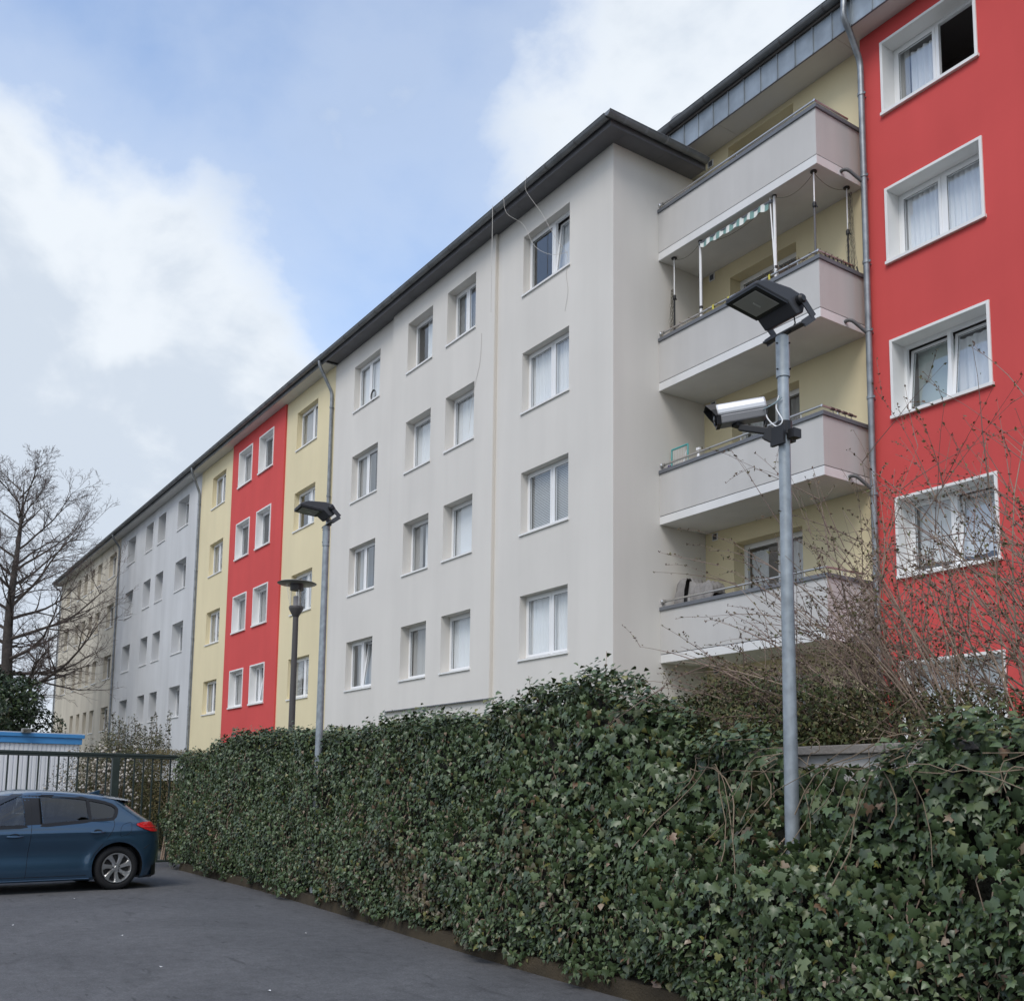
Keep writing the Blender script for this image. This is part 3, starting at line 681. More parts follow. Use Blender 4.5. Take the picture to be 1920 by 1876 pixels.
# striped awning clamped between two white telescopic poles (third floor)
AW = thing('clamp_awning', 'rolled striped awning clamped between two white poles on the third floor balcony', 'awning', (-12.7, 13.62, t2))
for x in (-13.69, -11.80):
    p = G().tube([(x, 13.64, FL[1]), (x, 13.64, 12.39)], .028, 10).build('pole', PVC, AW, smooth=True)
    G().tube([(x, 13.64, 12.37), (x, 13.64, 12.396)], .045, 12).build('pole_pad', BLACK, p)
    G().tube([(x, 13.64, 10.98), (x, 13.64, 11.03)], .034, 10).build('pole_joint', BLACK, p)
G().tube([(-11.87, 13.60, 12.37), (-11.80, 13.62, 10.95)], .013, 8).build('tension_strut', PVC, AW)
G().tube([(-13.67, 13.60, 12.30), (-11.82, 13.60, 12.28)], .035, 10).build('roller', CAP, AW, smooth=True)
def valance():
    n = 60; P = []
    for i in range(n + 1):
        t = i / n; x = -13.62 + 1.74 * t; y = 13.57 + .012 * math.sin(t * 40); d = .09 + .05 * abs(math.sin(t * 18)) + .03 * t
        P.append(((x, y, 12.30), (x, y - .012, 12.30 - d)))
    for k, m in ((0, mat('awning_white', (.75, .77, .74), .8)), (1, mat('awning_teal', (.20, .34, .32), .8))):
        g = G()
        for i in range(n):
            if (i // 3) % 2 == k: g.quad(P[i][0], P[i + 1][0], P[i + 1][1], P[i][1])
        g.build('valance_stripe', m, AW, kind='stuff')
valance()
# cat net poles
NET = mat('net_cord', (.16, .15, .12), .8)
for k, (x, y, z0, z1, lab) in enumerate([(-14.46, 13.66, 10.75, 12.385, 'telescopic net pole at the wing end of the third floor balcony'), (-10.90, 13.63, 10.74, 12.385, 'telescopic net pole in the outer corner of the third floor balcony'), (-10.88, 14.50, 10.74, 12.385, 'telescopic net pole with bundled net beside the downpipe')]):
    pz = thing('net_pole', lab, 'pole', (x, y, z0), group='cat net poles')
    zm = z0 + (z1 - z0) * (.48 if k != 1 else .62)
    G().tube([(x, y, z0 - .3), (x, y, zm)], .018, 8).build('lower_tube', BLACK if k != 1 else PIPED, pz, smooth=True)
    G().tube([(x, y, zm), (x, y, z1)], .012, 8).build('upper_tube', PVC, pz, smooth=True)
    G().lathe([(.0, 0), (.06, .002), (.06, .02), (.02, .03)], 14, (x, y, z1 - .02)).build('ceiling_pad', BLACK, pz)
    c = G().lathe([(.026, -.05), (.034, -.03), (.034, .03), (.026, .05)], 10, (x, y, zm)); c.bar((x + .02, y, zm + .02), (x + .07, y - .01, zm - .08), .014, .014); c.build('clamp', BLACK, pz)
def net(x, y, z0, z1, w, lab):
    """loose cord net gathered at the top: a fan of cords with cross knots"""
    g = G(); n = 11; cords = []
    for i in range(n):
        a = (i / (n - 1) - .5); L_ = []
        for k in range(15):
            s = k / 14; z = z1 + (z0 - z1) * s; wd = w * (.12 + .88 * s ** 1.1) * (1 - .35 * max(0, s - .85) / .15)
            L_.append((x + .03 * math.sin(i * 2 + s * 7), y + a * wd + .008 * math.sin(k * 1.7 + i * 3), z))
        cords.append(L_); g.tube(L_, .0028, 3, caps=False)
    for i in range(n - 1):
        for k in range(1, 15): g.tube([cords[i][k], cords[i + 1][k - 1]], .0022, 3, caps=False)
    tag(g.build('cat_net', NET), lab, 'net')
net(-10.86, 14.56, 10.80, 12.30, .30, 'bundled cord net hanging beside the downpipe on the third floor balcony')
net(-14.55, 13.68, 10.80, 11.75, .16, 'small gathered cord net beside the wing on the third floor balcony')
# slack line between the ceiling pads
nc = thing('cord_line', 'slack cord sagging between the ceiling pads of the third floor balcony', 'cord', (-12.7, 13.64, 12.36))
P = [(-14.46, 13.66, 12.36), (-13.69, 13.64, 12.36), (-11.80, 13.64, 12.36), (-10.90, 13.63, 12.36), (-10.88, 14.5, 12.36)]
for i, (a, b) in enumerate(zip(P[:-1], P[1:])):
    sag = (.12, .22, .16, .12)[i]
    G().tube([tuple(a[j] * (1 - s) + b[j] * s - (4 * sag * s * (1 - s) if j == 2 else 0) for j in range(3)) for s in np.linspace(0, 1, 13)], .005, 5).build('cord', NET, nc)
# string of lights wound on the handrail
lights = thing('string_lights', 'string of lights with yellow ties wound round the third floor handrail', 'string lights', (-12.7, YF + .05, t2 + .11))
hx = [(-14.5 + 3.75 * s, YF + .05 + .036 * math.cos(s * 95), t2 + .115 + .036 * math.sin(s * 95)) for s in np.linspace(0, 1, 330)]
G().tube(hx, .005, 4).build('wire', mat('wire_brown', (.16, .11, .07), .6), lights)
for k, x in enumerate((-13.25, -12.85, -12.15, -11.85)): 
    b = G().lathe([(.028, -.025), (.036, 0), (.028, .025)], 8, (x, YF + .05, t2 + .115), 'x'); b.bar((x, YF + .02, t2 + .11), (x + .02, YF + .01, t2 + .02), .03, .02); b.build('ribbon', mat('ribbon_yellow', (.55, .50, .10), .7), lights)
for k in range(9):
    y = YF + .2 + k * .11; G().tube([(BX1 - .05, y, t2 + .14), (BX1 - .03, y + .02, t2 + .03)], .012, 6).build('clip', BLACK, lights)
wire2 = [(BX1 - .05 + .035 * math.cos(s * 40), YF + .05 + 1.0 * s, t2 + .115 + .035 * math.sin(s * 40)) for s in np.linspace(0, 1, 140)]
G().tube(wire2, .006, 4).build('wire', mat('wire_brown', (.16, .11, .07), .6), lights)
# planter with dry stems
pl = thing('window_box', 'planter with dry stems hung behind the third floor railing', 'planter', (-11.7, 13.7, t2 - .2))
G().prism([(13.62, t2 - .2), (13.80, t2 - .2), (13.83, t2 + .02), (13.60, t2 + .02)], -12.3, -11.2, 'x').build('box', mat('terracotta', (.22, .09, .06), .8), pl)
g = G()
for k in range(60):
    x = random.uniform(-12.25, -11.25); g.tube([(x, 13.7, t2), (x + random.uniform(-.06, .06), 13.7 + random.uniform(-.05, .05), t2 + .12), (x + random.uniform(-.12, .12), 13.68 + random.uniform(-.08, .08), t2 + random.uniform(.16, .30))], .004, 3, caps=False)
g.build('dry_stems', mat('dry_stem', (.16, .12, .09), .9), pl, kind='stuff')
# drying rack and bottles on the second floor balcony
TEAL = mat('teal_plastic', (.10, .42, .42), .4)
rk = thing('drying_rack', 'folded white drying rack with teal corners on the second floor balcony', 'drying rack', (-14.45, 13.75, FL[2]))
X0, X1, Z0, Z1 = -14.66, -14.20, FL[2], t3 + .46
for x in (X0, X1): G().tube([(x, 13.72, Z0), (x, 13.75, Z1)], .014, 8).build('upright', TEAL, rk)
G().tube([(X0, 13.75, Z1), (X1, 13.75, Z1)], .02, 8).build('top_rail', TEAL, rk)
for k in range(8): G().tube([(X0 + .05 + k * .046, 13.745, Z0 + .3), (X0 + .05 + k * .046, 13.75, Z1 - .03)], .004, 5).build('rod', PVC, rk)
G().tube([(X0 + .02, 13.70, Z0), (X1 + .05, 13.66, t3 + .3)], .012, 6).build('strut', PVC, rk)
tag(G().lathe([(.001, FL[2]), (.04, FL[2] + .001), (.04, t3 + .10), (.03, t3 + .13), (.001, t3 + .14)], 12, (-14.66, 13.68, .0)).build('spray_can', mat('violet_can', (.07, .05, .14), .4)), 'dark violet canister standing left of the drying rack', 'canister')
bt_ = thing('spray_bottle', 'white spray bottle standing right of the drying rack', 'bottle', (-13.88, 13.72, FL[2]))
G().lathe([(.001, FL[2]), (.035, FL[2] + .001), (.035, t3 + .12), (.014, t3 + .2), (.014, t3 + .24)], 12, (-13.88, 13.72, 0)).build('body', PVC, bt_, smooth=True)
G().box(-13.93, -13.84, 13.70, 13.74, t3 + .24, t3 + .29).build('trigger', PVC, bt_)
for i, x in enumerate((-10.95 + .18,)):
    pass
tg = thing('rail_clips', 'row of dark padding sleeves clipped along the second floor side rail', 'clips', (BX1 - .05, 14.1, t3 + .1))
for k, y in enumerate((13.80, 13.95, 14.12, 14.28)):
    G().lathe([(.022, -.05), (.028, -.045), (.028, .045), (.022, .05)], 10, (BX1 - .05, y, t3 + .115), 'y').build('sleeve', mat('sleeve_brown', (.12, .08, .075), .8), tg)
    G().tube([(BX1 - .05, y, t3 + .1), (BX1 - .02, y + .01, t3 + .01)], .006, 5).build('hook', PIPED, tg)
# covered grill on the first floor balcony
gr_ = thing('covered_grill', 'kettle grill under a draped grey cloth cover on the first floor balcony', 'grill', (-14.1, 13.95, FL[3]))
COV = mat('grey_cloth', (.25, .24, .235), .9, spec=.1, var=(9, .12), bump=(30, .5, .02))
bm = bmesh.new(); NX, NT = 26, 22
prof = [(-14.62, .55), (-14.58, .78), (-14.50, .86), (-14.40, .83), (-14.30, .86), (-14.18, .72), (-14.05, .66), (-13.90, .70), (-13.75, .70), (-13.66, .62), (-13.62, .45)]
px_ = [p[0] for p in prof]; ph_ = [p[1] for p in prof]; vv = []
for i in range(NX + 1):
    x = -14.62 + 1.0 * i / NX; h = float(np.interp(x, px_, ph_)); row = []
    for k in range(NT + 1):
        a = math.pi * k / NT; hw = .26 + .03 * math.sin(i * .9) ; fold = .025 * math.sin(k * 2.1 + i * .8) + .015 * math.sin(i * 2.3)
        zz = t4 - .38 + (h + .10) * min(1, 1.25 * math.sin(a)) ** .8 if 0 < k < NT else t4 - .38
        row.append(bm.verts.new((x + fold * .6, 13.98 - (hw + fold) * math.cos(a), zz + fold * .4)))
    vv.append(row)
for i in range(NX):
    for k in range(NT):
        if i in (7, 8, 9) and k < 8: continue          # the cover gapes open at the front
        bm.faces.new((vv[i][k], vv[i + 1][k], vv[i + 1][k + 1], vv[i][k + 1]))
me = bpy.data.meshes.new('cloth_cover'); bm.to_mesh(me); bm.free(); o = bpy.data.objects.new('cloth_cover', me); col.objects.link(o); me.materials.append(COV); set_parent(o, gr_)
me.polygons.foreach_set('use_smooth', [True] * len(me.polygons)); o.modifiers.new('thick', 'SOLIDIFY').thickness = .006
G().lathe([(.001, t4 - .15), (.18, t4 - .10), (.22, t4 + .08), (.18, t4 + .22), (.001, t4 + .27)], 18, (-14.33, 13.98, 0)).build('kettle', BLACK, gr_, smooth=True)
for k in range(3):
    a = k * 2.1; G().tube([(-14.33 + .12 * math.cos(a), 13.98 + .12 * math.sin(a), t4 - .12), (-14.33 + .26 * math.cos(a), 13.98 + .2 * math.sin(a), FL[3])], .012, 6).build('leg', STEEL, gr_)

# ------------------------------------------------------------------ retaining wall behind the ivy
rw_ = thing('retaining_wall', 'low white rendered retaining wall with stone coping behind the ivy', 'wall', (-8, 5.7, 0))
g = G(); cg2 = []; xs = np.linspace(-19.9, 8, 56)
for a, b in zip(xs[:-1], xs[1:]):
    ya, yb2 = wall_y(a), wall_y(b)
    g.quad((a, ya, -.02), (b, yb2, -.02), (b, yb2, 1.79), (a, ya, 1.79)).quad((a, ya + .25, TERR - .1), (b, yb2 + .25, TERR - .1), (b, yb2 + .25, 1.79), (a, ya + .25, 1.79)).quad((a, ya, 1.79), (b, yb2, 1.79), (b, yb2 + .25, 1.79), (a, ya + .25, 1.79))
g.build('wall', mat('old_white_render', (.50, .49, .48), .9, var=(1.2, .15), bump=(90, .4, .01)), rw_)
STONE = mat('coping_stone', (.23, .21, .19), .85, var=(3, .25), bump=(50, .6, .01))
x = -19.9
while x < 7:
    L_ = 1.0; ya = wall_y(x); yb2 = wall_y(x + L_ - .012)
    c = G(); n = 0
    c.v = [(x, ya - .05, 1.792), (x + L_ - .012, yb2 - .05, 1.792), (x + L_ - .012, yb2 + .30, 1.792), (x, ya + .30, 1.792), (x, ya - .05, 1.85), (x + L_ - .012, yb2 - .05, 1.85), (x + L_ - .012, yb2 + .30, 1.85), (x, ya + .30, 1.85)]
    c.f = [(0, 3, 2, 1), (4, 5, 6, 7), (0, 1, 5, 4), (1, 2, 6, 5), (2, 3, 7, 6), (3, 0, 4, 7)]
    c.build('coping_stone', STONE, rw_, bevel=.006); x += L_

# ------------------------------------------------------------------ ivy
LEAF = mat('ivy_leaf', (.05, .08, .04), .38, spec=.5, attr=True)
LEAFM = mat('matt_leaf', (.05, .08, .04), .6, spec=.3, attr=True)
TWIG = mat('twig_bark', (.33, .25, .19), .85, var=(20, .25))
TOPX = np.array([-20.6, -19.4, -18.5, -16.9, -15.0, -13.1, -11.5, -9.96, -8.85, -7.9, -7.3, -6.7, -6.1, -5.5, -4.7, -4.2, -3.9, -3.2, 0])
TOPZ = np.array([2.02, 2.12, 2.28, 2.40, 2.34, 2.22, 2.26, 2.28, 2.20, 2.36, 2.44, 2.46, 2.22, 1.90, 1.82, 1.70, 1.68, 1.86, 1.9])
def top_z(x): return np.interp(x, TOPX, TOPZ)
def lump(x, z, s=1.0):
    return 1.25 * (.055 * np.sin(x * 1.9 * s + 1.3 * np.sin(z * 2.3)) + .045 * np.sin(x * 4.3 * s + z * 3.1 + 1) + .035 * np.sin(z * 5.7 - x * 3.3 + 2) + .02 * np.sin(x * 9.1 + z * 7.3) + .02 * np.sin(z * 13 + x * 5.3))
PX, PY = -4.385, 5.12      # near lamp post
def ivy_y(x, z):
    """front of the ivy curtain: swells out low down, leans back to the coping at the top"""
    lean = np.interp(z, [0, .12, .5, 1.0, 1.35, 1.9, 2.5], [.06, .05, -.02, -.02, .10, .22, .42])
    dent = np.exp(-((x - PX) / .30) ** 2) * np.interp(z, [.95, 1.25, 3], [-.10, .17, .17])
    return base_y(x) + lean + lump(x, z) - .05 + dent
IV = thing('ivy_hedge', 'dense dark green ivy covering the retaining wall along the asphalt yard', 'ivy', (-9, 5.2, 0))
def ivy_sample(n, xr, tmpl, smin, smax, layer=.10, keep=None):
    x = rng.uniform(xr[0], xr[1], n); u = rng.random(n); tz = top_z(x) + .06 * np.sin(x * 7.3) + .05 * np.sin(x * 17.1)
    hem = .115 + .05 * np.sin(x * 6.1) + .04 * np.sin(x * 14.7 + 1)     # ragged lower hem above the footing
    z = hem + (tz - hem) * u
    y = ivy_y(x, z) + rng.gamma(1.3, layer * .62, n) - .035
    # gaps where the wall shows through on the right
    gap = ((np.abs(x + 4.10) < .24) & (z > 1.69) & (z < 1.80)) | ((np.abs(x - PX) < .07) & (z > 1.22) & (y < PY + .06)) | ((np.abs(x + 3.05) < .10) & (np.abs(z - 1.05) < .06))
    m = ~gap
    if keep is not None: m &= keep(x, z)
    x, y, z = x[m], y[m], z[m]; n = len(x)
    e = .02; dyx = (ivy_y(x + e, z) - ivy_y(x - e, z)) / (2 * e); dyz = (ivy_y(x, z + e) - ivy_y(x, z - e)) / (2 * e)
    N_ = norm(np.stack([dyx, -np.ones(n), -dyz], 1)); N_ = norm(-N_ * -1 + rng.normal(0, .48, (n, 3)) + np.array([0, 0, .38]))
    T = norm(np.stack([rng.normal(0, .55, n), rng.normal(-.15, .25, n), -np.ones(n)], 1))
    S = rng.uniform(smin, smax, n)
    return np.stack([x, y, z], 1), N_, T, S
IVC = [(.046, .075, .028), (.060, .093, .038), (.080, .113, .050), (.108, .138, .058), (.032, .052, .023), (.13, .13, .035), (.14, .085, .05), (.22, .17, .12)]
IVWT = [.26, .30, .2, .09, .1, .03, .012, .008]
def ivy_cols(P):
    c = pal(len(P), IVC, IVWT); x, z = P[:, 0], P[:, 2]
    f = np.clip(np.sin(x * 1.3 + 2 * np.sin(z * 1.7)) * np.sin(z * 3.1 + x * .8 + 1) * 1.4 - .35, 0, 1) * np.clip(1.5 - z, .15, 1)      # patches of old olive and brown leaves
    old = rng.random(len(P)) < f * .75
    c[old] = pal(old.sum(), [(.085, .075, .035), (.11, .08, .045), (.07, .07, .03)], [1, .6, 1])
    return c
# big leaves right and high up, small ones low and left; a sunken darker layer underneath
bigk = lambda x, z: (rng.random(len(x)) < np.clip((x + 9.5) / 3.5, 0, 1) * np.clip((z - .35) / .8, .12, 1))
smallk = lambda x, z: (rng.random(len(x)) < 1 - .75 * np.clip((x + 8.5) / 3.0, 0, 1) * np.clip((z - .4) / .8, 0, 1))
P, N_, T, S = ivy_sample(12500, (-10.5, -1.2), IVY, .050, .105, .09, bigk)
dist_ = np.linalg.norm(P - np.array([0, 0, HC]), axis=1); score = S / dist_ * (P[:, 0] < -2.75) * (P[:, 1] < ivy_y(P[:, 0], P[:, 2]) + .02)
order = np.argsort(-score); pick, rest = order[:300], order[300:]
C = ivy_cols(P)
leaf_mesh('foliage', P[rest], N_[rest], T[rest], S[rest], IVY, C[rest], LEAF, IV)
# the 300 leaves that show largest are single leaves
protos = []
for k in range(6):
    me_o = leaf_mesh('leaf', np.zeros((1, 3)), np.array([[0, 0, 1.]]), np.array([[0, -1., 0]]), np.ones(1), (IVY[0] * np.array([1 + .12 * math.sin(k), 1 + .1 * math.cos(k * 2), 1 + .3 * math.sin(k * 3)]), IVY[1]), np.array([IVC[k % 5]]), LEAF, None, None)
    protos.append(me_o.data); bpy.data.objects.remove(me_o)
for q, i in enumerate(pick):
    o = bpy.data.objects.new('leaf', protos[q % 6]); col.objects.link(o)
    nn = Vector(N_[i]).normalized(); A = Vector(T[i]).cross(nn).normalized(); B = nn.cross(A)
    o.matrix_world = Matrix.Translation(Vector(P[i])) @ Matrix((( A.x, -B.x, nn.x), (A.y, -B.y, nn.y), (A.z, -B.z, nn.z))).to_4x4() @ Matrix.Diagonal((S[i], S[i], S[i], 1))
    o.parent = IV; o.matrix_parent_inverse = Matrix.Translation(IV.location).inverted()
P, N_, T, S = ivy_sample(62000, (-20.4, -1.2), IVYS, .032, .058, .10, smallk)
leaf_mesh('foliage', P, N_, T, S, IVYS, ivy_cols(P), LEAF, IV)
P, N_, T, S = ivy_sample(5000, (-20.4, -5), IVYS, .055, .085, .06)
leaf_mesh('foliage', P, N_, T, S, IVYS, ivy_cols(P), LEAF, IV)
# top of the curtain: leaves lying over the coping and a few upright shoots
n = 15000; x = rng.uniform(-20.3, -2.0, n); x = x[(x < -4.75) | (x > -3.72)]; n = len(x); yy = ivy_y(x, top_z(x)) + rng.uniform(-.12, .55, n); zz = top_z(x) + .06 * np.sin(x * 7.3) + rng.normal(0, .05, n) - .12 * np.maximum(0, yy - base_y(x) - .45) + .02
Nt = norm(np.stack([rng.normal(0, .5, n), rng.normal(-.35, .5, n), np.ones(n)], 1)); Tt = norm(rng.normal(0, 1, (n, 3)) * np.array([1, 1, .3]) + np.array([0, -.6, -.3]))
leaf_mesh('foliage', np.stack([x, yy, zz], 1), Nt, Tt, rng.uniform(.04, .07, n), IVYS, pal(n, IVC[:6], [.2, .3, .25, .15, .05, .08]), LEAF, IV)
def shoots(spots, parent, leafcols, lsz=(.03, .055)):
    g = G(); LP, LN, LT, LS = [], [], [], []
    for (x, y, z, h) in spots:
        lx, ly = random.uniform(-.12, .12), random.uniform(-.1, .1); pts = [(x + lx * s * s * h * 2, y + ly * s, z + h * s) for s in np.linspace(0, 1, 6)]
        g.tube(pts, .003, 4, caps=False)
        for k in range(int(h / .025)):
            s = random.random() ** .8; p = Vector(pts[0]).lerp(Vector(pts[-1]), s) + Vector((random.gauss(0, .02), random.gauss(0, .02), 0))
            LP.append(p); LN.append((random.gauss(0, .6), random.gauss(-.4, .6), .6)); LT.append((random.gauss(0, 1), random.gauss(0, 1), random.uniform(-.3, .5))); LS.append(random.uniform(*lsz))
    g.build('shoot_stems', TWIG, parent, kind='stuff')
    leaf_mesh('shoot_leaves', np.array(LP), np.array(LN), np.array(LT), np.array(LS), IVYS, pal(len(LP), leafcols, [1] * len(leafcols)), LEAF, parent)
sp = [(-6.72, 5.5, 2.44, .30), (-6.80, 5.52, 2.40, .2), (-7.75, 5.5, 2.36, .24), (-7.95, 5.5, 2.34, .16), (-7.85, 5.48, 2.35, .14), (-6.30, 5.55, 2.3, .16), (-7.2, 5.5, 2.45, .12)]
for k in range(60): x = random.uniform(-19.3, -8.2); sp.append((x, float(ivy_y(x, top_z(x))) + random.uniform(.05, .3), float(top_z(x)) - .05, random.uniform(.08, .22)))
shoots(sp, IV, [(.06, .09, .035), (.10, .12, .04), (.05, .075, .04), (.12, .12, .05)])
# woody ivy stems and a near-black backing sheet painting the shaded gaps between leaves
g = G()
for k in range(240):
    x = random.uniform(-20, -1.5); pts = []; L_ = random.uniform(.7, 2.0); dx = random.gauss(0, .35)
    for s in np.linspace(0, 1, 8): z = .24 + L_ * s; xx = x + dx * s + .05 * math.sin(s * 9 + k); pts.append((xx, float(ivy_y(xx, z)) + random.uniform(.05, .12), min(z, float(top_z(xx)))))
    g.tube(pts, random.uniform(.003, .008), 4, caps=False)
g.build('stems', TWIG, IV, kind='stuff')
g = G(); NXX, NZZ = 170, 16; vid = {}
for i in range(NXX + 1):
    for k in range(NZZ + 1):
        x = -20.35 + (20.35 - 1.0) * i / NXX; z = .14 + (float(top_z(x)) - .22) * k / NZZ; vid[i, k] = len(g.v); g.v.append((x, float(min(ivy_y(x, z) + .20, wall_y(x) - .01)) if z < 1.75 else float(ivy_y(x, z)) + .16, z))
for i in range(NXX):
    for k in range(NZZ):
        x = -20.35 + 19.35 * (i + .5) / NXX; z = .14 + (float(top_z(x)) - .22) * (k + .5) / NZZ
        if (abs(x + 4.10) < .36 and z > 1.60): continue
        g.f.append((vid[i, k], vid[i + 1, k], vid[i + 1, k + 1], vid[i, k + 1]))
g.build('shade_backing', mat('ivy_gap_shade', (.014, .015, .009), .95, var=(12, .4), bump=(30, 1, .05)), IV, smooth='all', kind='stuff')

# ------------------------------------------------------------------ bushes, twigs
def bush(name, lab, cat, c, r, n, size, cols, w, tmpl=OVAL, m=None, hollow=.55, group=None, flat=1.0, stems=14, box=False, parent=None):
    t = thing(name, lab, cat, (c[0], c[1], c[2] - r[2]), group=group)
    if box:
        d = rng.uniform(-1, 1, (n, 3)); k = rng.integers(0, 3, n); pick_ = rng.random(n) < .8
        d[np.arange(n)[pick_], k[pick_]] = np.sign(d[np.arange(n)[pick_], k[pick_]]) * rng.uniform(.85, 1.03, pick_.sum()); d[:, 2] = np.where((d[:, 2] < -.8), -d[:, 2], d[:, 2])
        dirs = norm(d)
    else:
        dirs = sph(n); rad = hollow + (1 - hollow) * rng.random(n) ** .5
        rad *= 1 + .16 * np.sin(dirs[:, 0] * 7 + 1) * np.sin(dirs[:, 1] * 6 + 2) + .12 * np.sin(dirs[:, 2] * 9 + dirs[:, 0] * 5) + .08 * np.sin(dirs[:, 1] * 17 + dirs[:, 2] * 13)
        d = dirs * rad[:, None]
    P = np.array(c) + d * np.array(r)
    keep = P[:, 2] > c[2] - r[2] * .98; P = P[keep]; dirs = dirs[keep]; n = len(P)
    N_ = norm(dirs + rng.normal(0, .6, (n, 3)) + np.array([0, 0, .3])); T = rng.normal(0, 1, (n, 3)) + np.array([0, 0, -.3])
    leaf_mesh('crown', P, N_, T, rng.uniform(size[0], size[1], n), tmpl, pal(n, cols, w), m or LEAFM, t)
    g = G()
    for k in range(stems):
        a = random.random() * 6.28; q = random.random() ** .5 * .8; e = Vector((c[0] + r[0] * q * math.cos(a), c[1] + r[1] * q * math.sin(a), c[2] + r[2] * random.uniform(.1, .8)))
        b = Vector((c[0] + random.uniform(-.3, .3) * r[0], c[1] + random.uniform(-.3, .3) * r[1], c[2] - r[2]))
        mid = b.lerp(e, .5) + Vector((random.gauss(0, .1), random.gauss(0, .1), .1)) * r[2]
        g.tube([b, mid, e], [.02 * r[2], .013 * r[2], .004], 5, caps=False)
    g.build('branches', TWIG, t, kind='stuff')
    return t
OL = [(.055, .062, .022), (.075, .075, .026), (.040, .050, .020), (.10, .085, .035), (.11, .075, .035)]
bush('clipped_hedge', 'olive brown clipped hedge showing above the ivy in front of the grey wing', 'hedge', (-9.2, 6.35, 1.98), (1.6, .36, .37), 9000, (.025, .045), OL, [.25, .25, .2, .2, .1], box=True)
bush('clipped_hedge', 'bushy green hedge above the ivy left of the near lamp post', 'hedge', (-5.55, 5.95, 2.0), (1.25, .36, .46), 15000, (.024, .046), [(.06, .075, .024), (.085, .092, .03), (.045, .06, .022), (.11, .10, .04), (.11, .075, .035)], [.3, .25, .3, .15, .05], hollow=.4)
bush('clipped_hedge', 'low leafy hedge tangled with twigs right of the near lamp post', 'hedge', (-4.2, 6.0, 1.98), (1.2, .3, .27), 7000, (.022, .04), OL, [.3, .2, .2, .2, .1], hollow=.4)

def twig_shrub(name, lab, base, n, spread, length, lean, seed, budcols):
    rnd = random.Random(seed); t = thing(name, lab, 'shrub', (base[0], base[1], TERR))
    g = G(); g2 = G(); BP, BN, BT, BS = [], [], [], []
    def stem(p, d, L_, r, lvl):
        pts = [Vector(p)]; dd = Vector(d).normalized(); k = 7 if lvl == 0 else 5; bend = Vector((rnd.gauss(-.01, .035), rnd.gauss(0, .035), -.035 - .05 * rnd.random()))
        for i in range(k):
            dd = (dd + bend + Vector((rnd.gauss(0, .035), rnd.gauss(0, .035), rnd.gauss(0, .03)))).normalized(); pts.append(pts[-1] + dd * (L_ / k))
            if lvl < 2 and rnd.random() < (.55 if lvl == 0 else .3) and i > 0:
                sd = (dd + Vector((rnd.gauss(0, .5), rnd.gauss(0, .4), rnd.gauss(.1, .35)))).normalized(); stem(pts[-1], sd, L_ * rnd.uniform(.22, .45), r * .5, lvl + 1)
            if rnd.random() < (.5 if lvl == 0 else .9):
                for q in range(rnd.choice((1, 2, 2, 3))):
                    BP.append(pts[-1] + Vector((rnd.gauss(0, .006), rnd.gauss(0, .006), rnd.gauss(.004, .006)))); BN.append((rnd.gauss(0, 1), rnd.gauss(0, 1), rnd.gauss(0, 1))); BT.append(tuple(dd * -1 + Vector((rnd.gauss(0, .5), rnd.gauss(0, .5), rnd.gauss(0, .5))))); BS.append(rnd.uniform(.012, .03))
        rs = [max(r * (1 - .8 * i / k), .0013) for i in range(k + 1)]; (g if lvl == 0 else g2).tube(pts, rs, 4, caps=False)
    for i in range(n):
        bx = base[0] + rnd.uniform(-spread, spread); by = base[1] + rnd.uniform(-.25, .3)
        stem((bx, by, TERR + rnd.uniform(-.1, .2)), (lean[0] + rnd.gauss(0, .33), lean[1] + rnd.gauss(0, .3), 1.0 + rnd.gauss(0, .12)), length * rnd.uniform(.55, 1.1), rnd.uniform(.0055, .0095), 0)
    g.build('branches', TWIG, t, kind='stuff'); g2.build('twigs', mat('twig_fine', (.24, .17, .14), .85), t, kind='stuff')
    leaf_mesh('buds', np.array(BP), np.array(BN), np.array(BT), np.array(BS), OVAL, pal(len(BP), budcols, [1] * len(budcols)), LEAFM, t)
BUD = [(.12, .11, .04), (.09, .06, .035), (.16, .12, .07), (.09, .10, .03), (.12, .075, .06)]
twig_shrub('bare_shrub', 'bare twiggy shrub with buds in front of the red facade at the right edge', (-3.35, 6.2), 170, 1.2, 2.05, (-.28, .02), 5, BUD)
twig_shrub('bare_shrub', 'bare twiggy shrub with arching shoots right of the near lamp post', (-4.55, 6.25), 80, .7, 1.25, (-.55, -.1), 9, BUD)
twig_shrub('bare_shrub', 'low arching twigs crossing the near lamp post left of the shrubs', (-5.3, 6.1), 45, .6, .85, (-.75, -.2), 12, BUD)
# dry runners hanging over the ivy at the right
rn = thing('dry_vines', 'dry bare runners trailing over the ivy at the right edge', 'vine', (-3.4, 5.4, 1.7))
rnd = random.Random(4)
for k in range(34):
    x = rnd.uniform(-5.4, -2.3) if k > 8 else rnd.uniform(-3.7, -3.3); y = float(ivy_y(x, 1.7)) - .04; z = rnd.uniform(1.65, 1.95); pts = []; dx = rnd.gauss(-.25, .5); L_ = rnd.uniform(.35, .95)
    for s in np.linspace(0, 1, 9):
        xx = x + dx * s + .05 * math.sin(7 * s + k); zz = z + .08 * s - L_ * s * s * (1 if k % 3 else .25) + .02 * math.sin(11 * s + k); pts.append((xx, min(float(ivy_y(xx, zz)) - .05, y + .05) - .02 * math.sin(s * 5), zz))
    G().tube(pts, rnd.uniform(.0022, .0045), 5, caps=False).build('runner', mat('dry_runner', (.22, .17, .12), .85), rn)

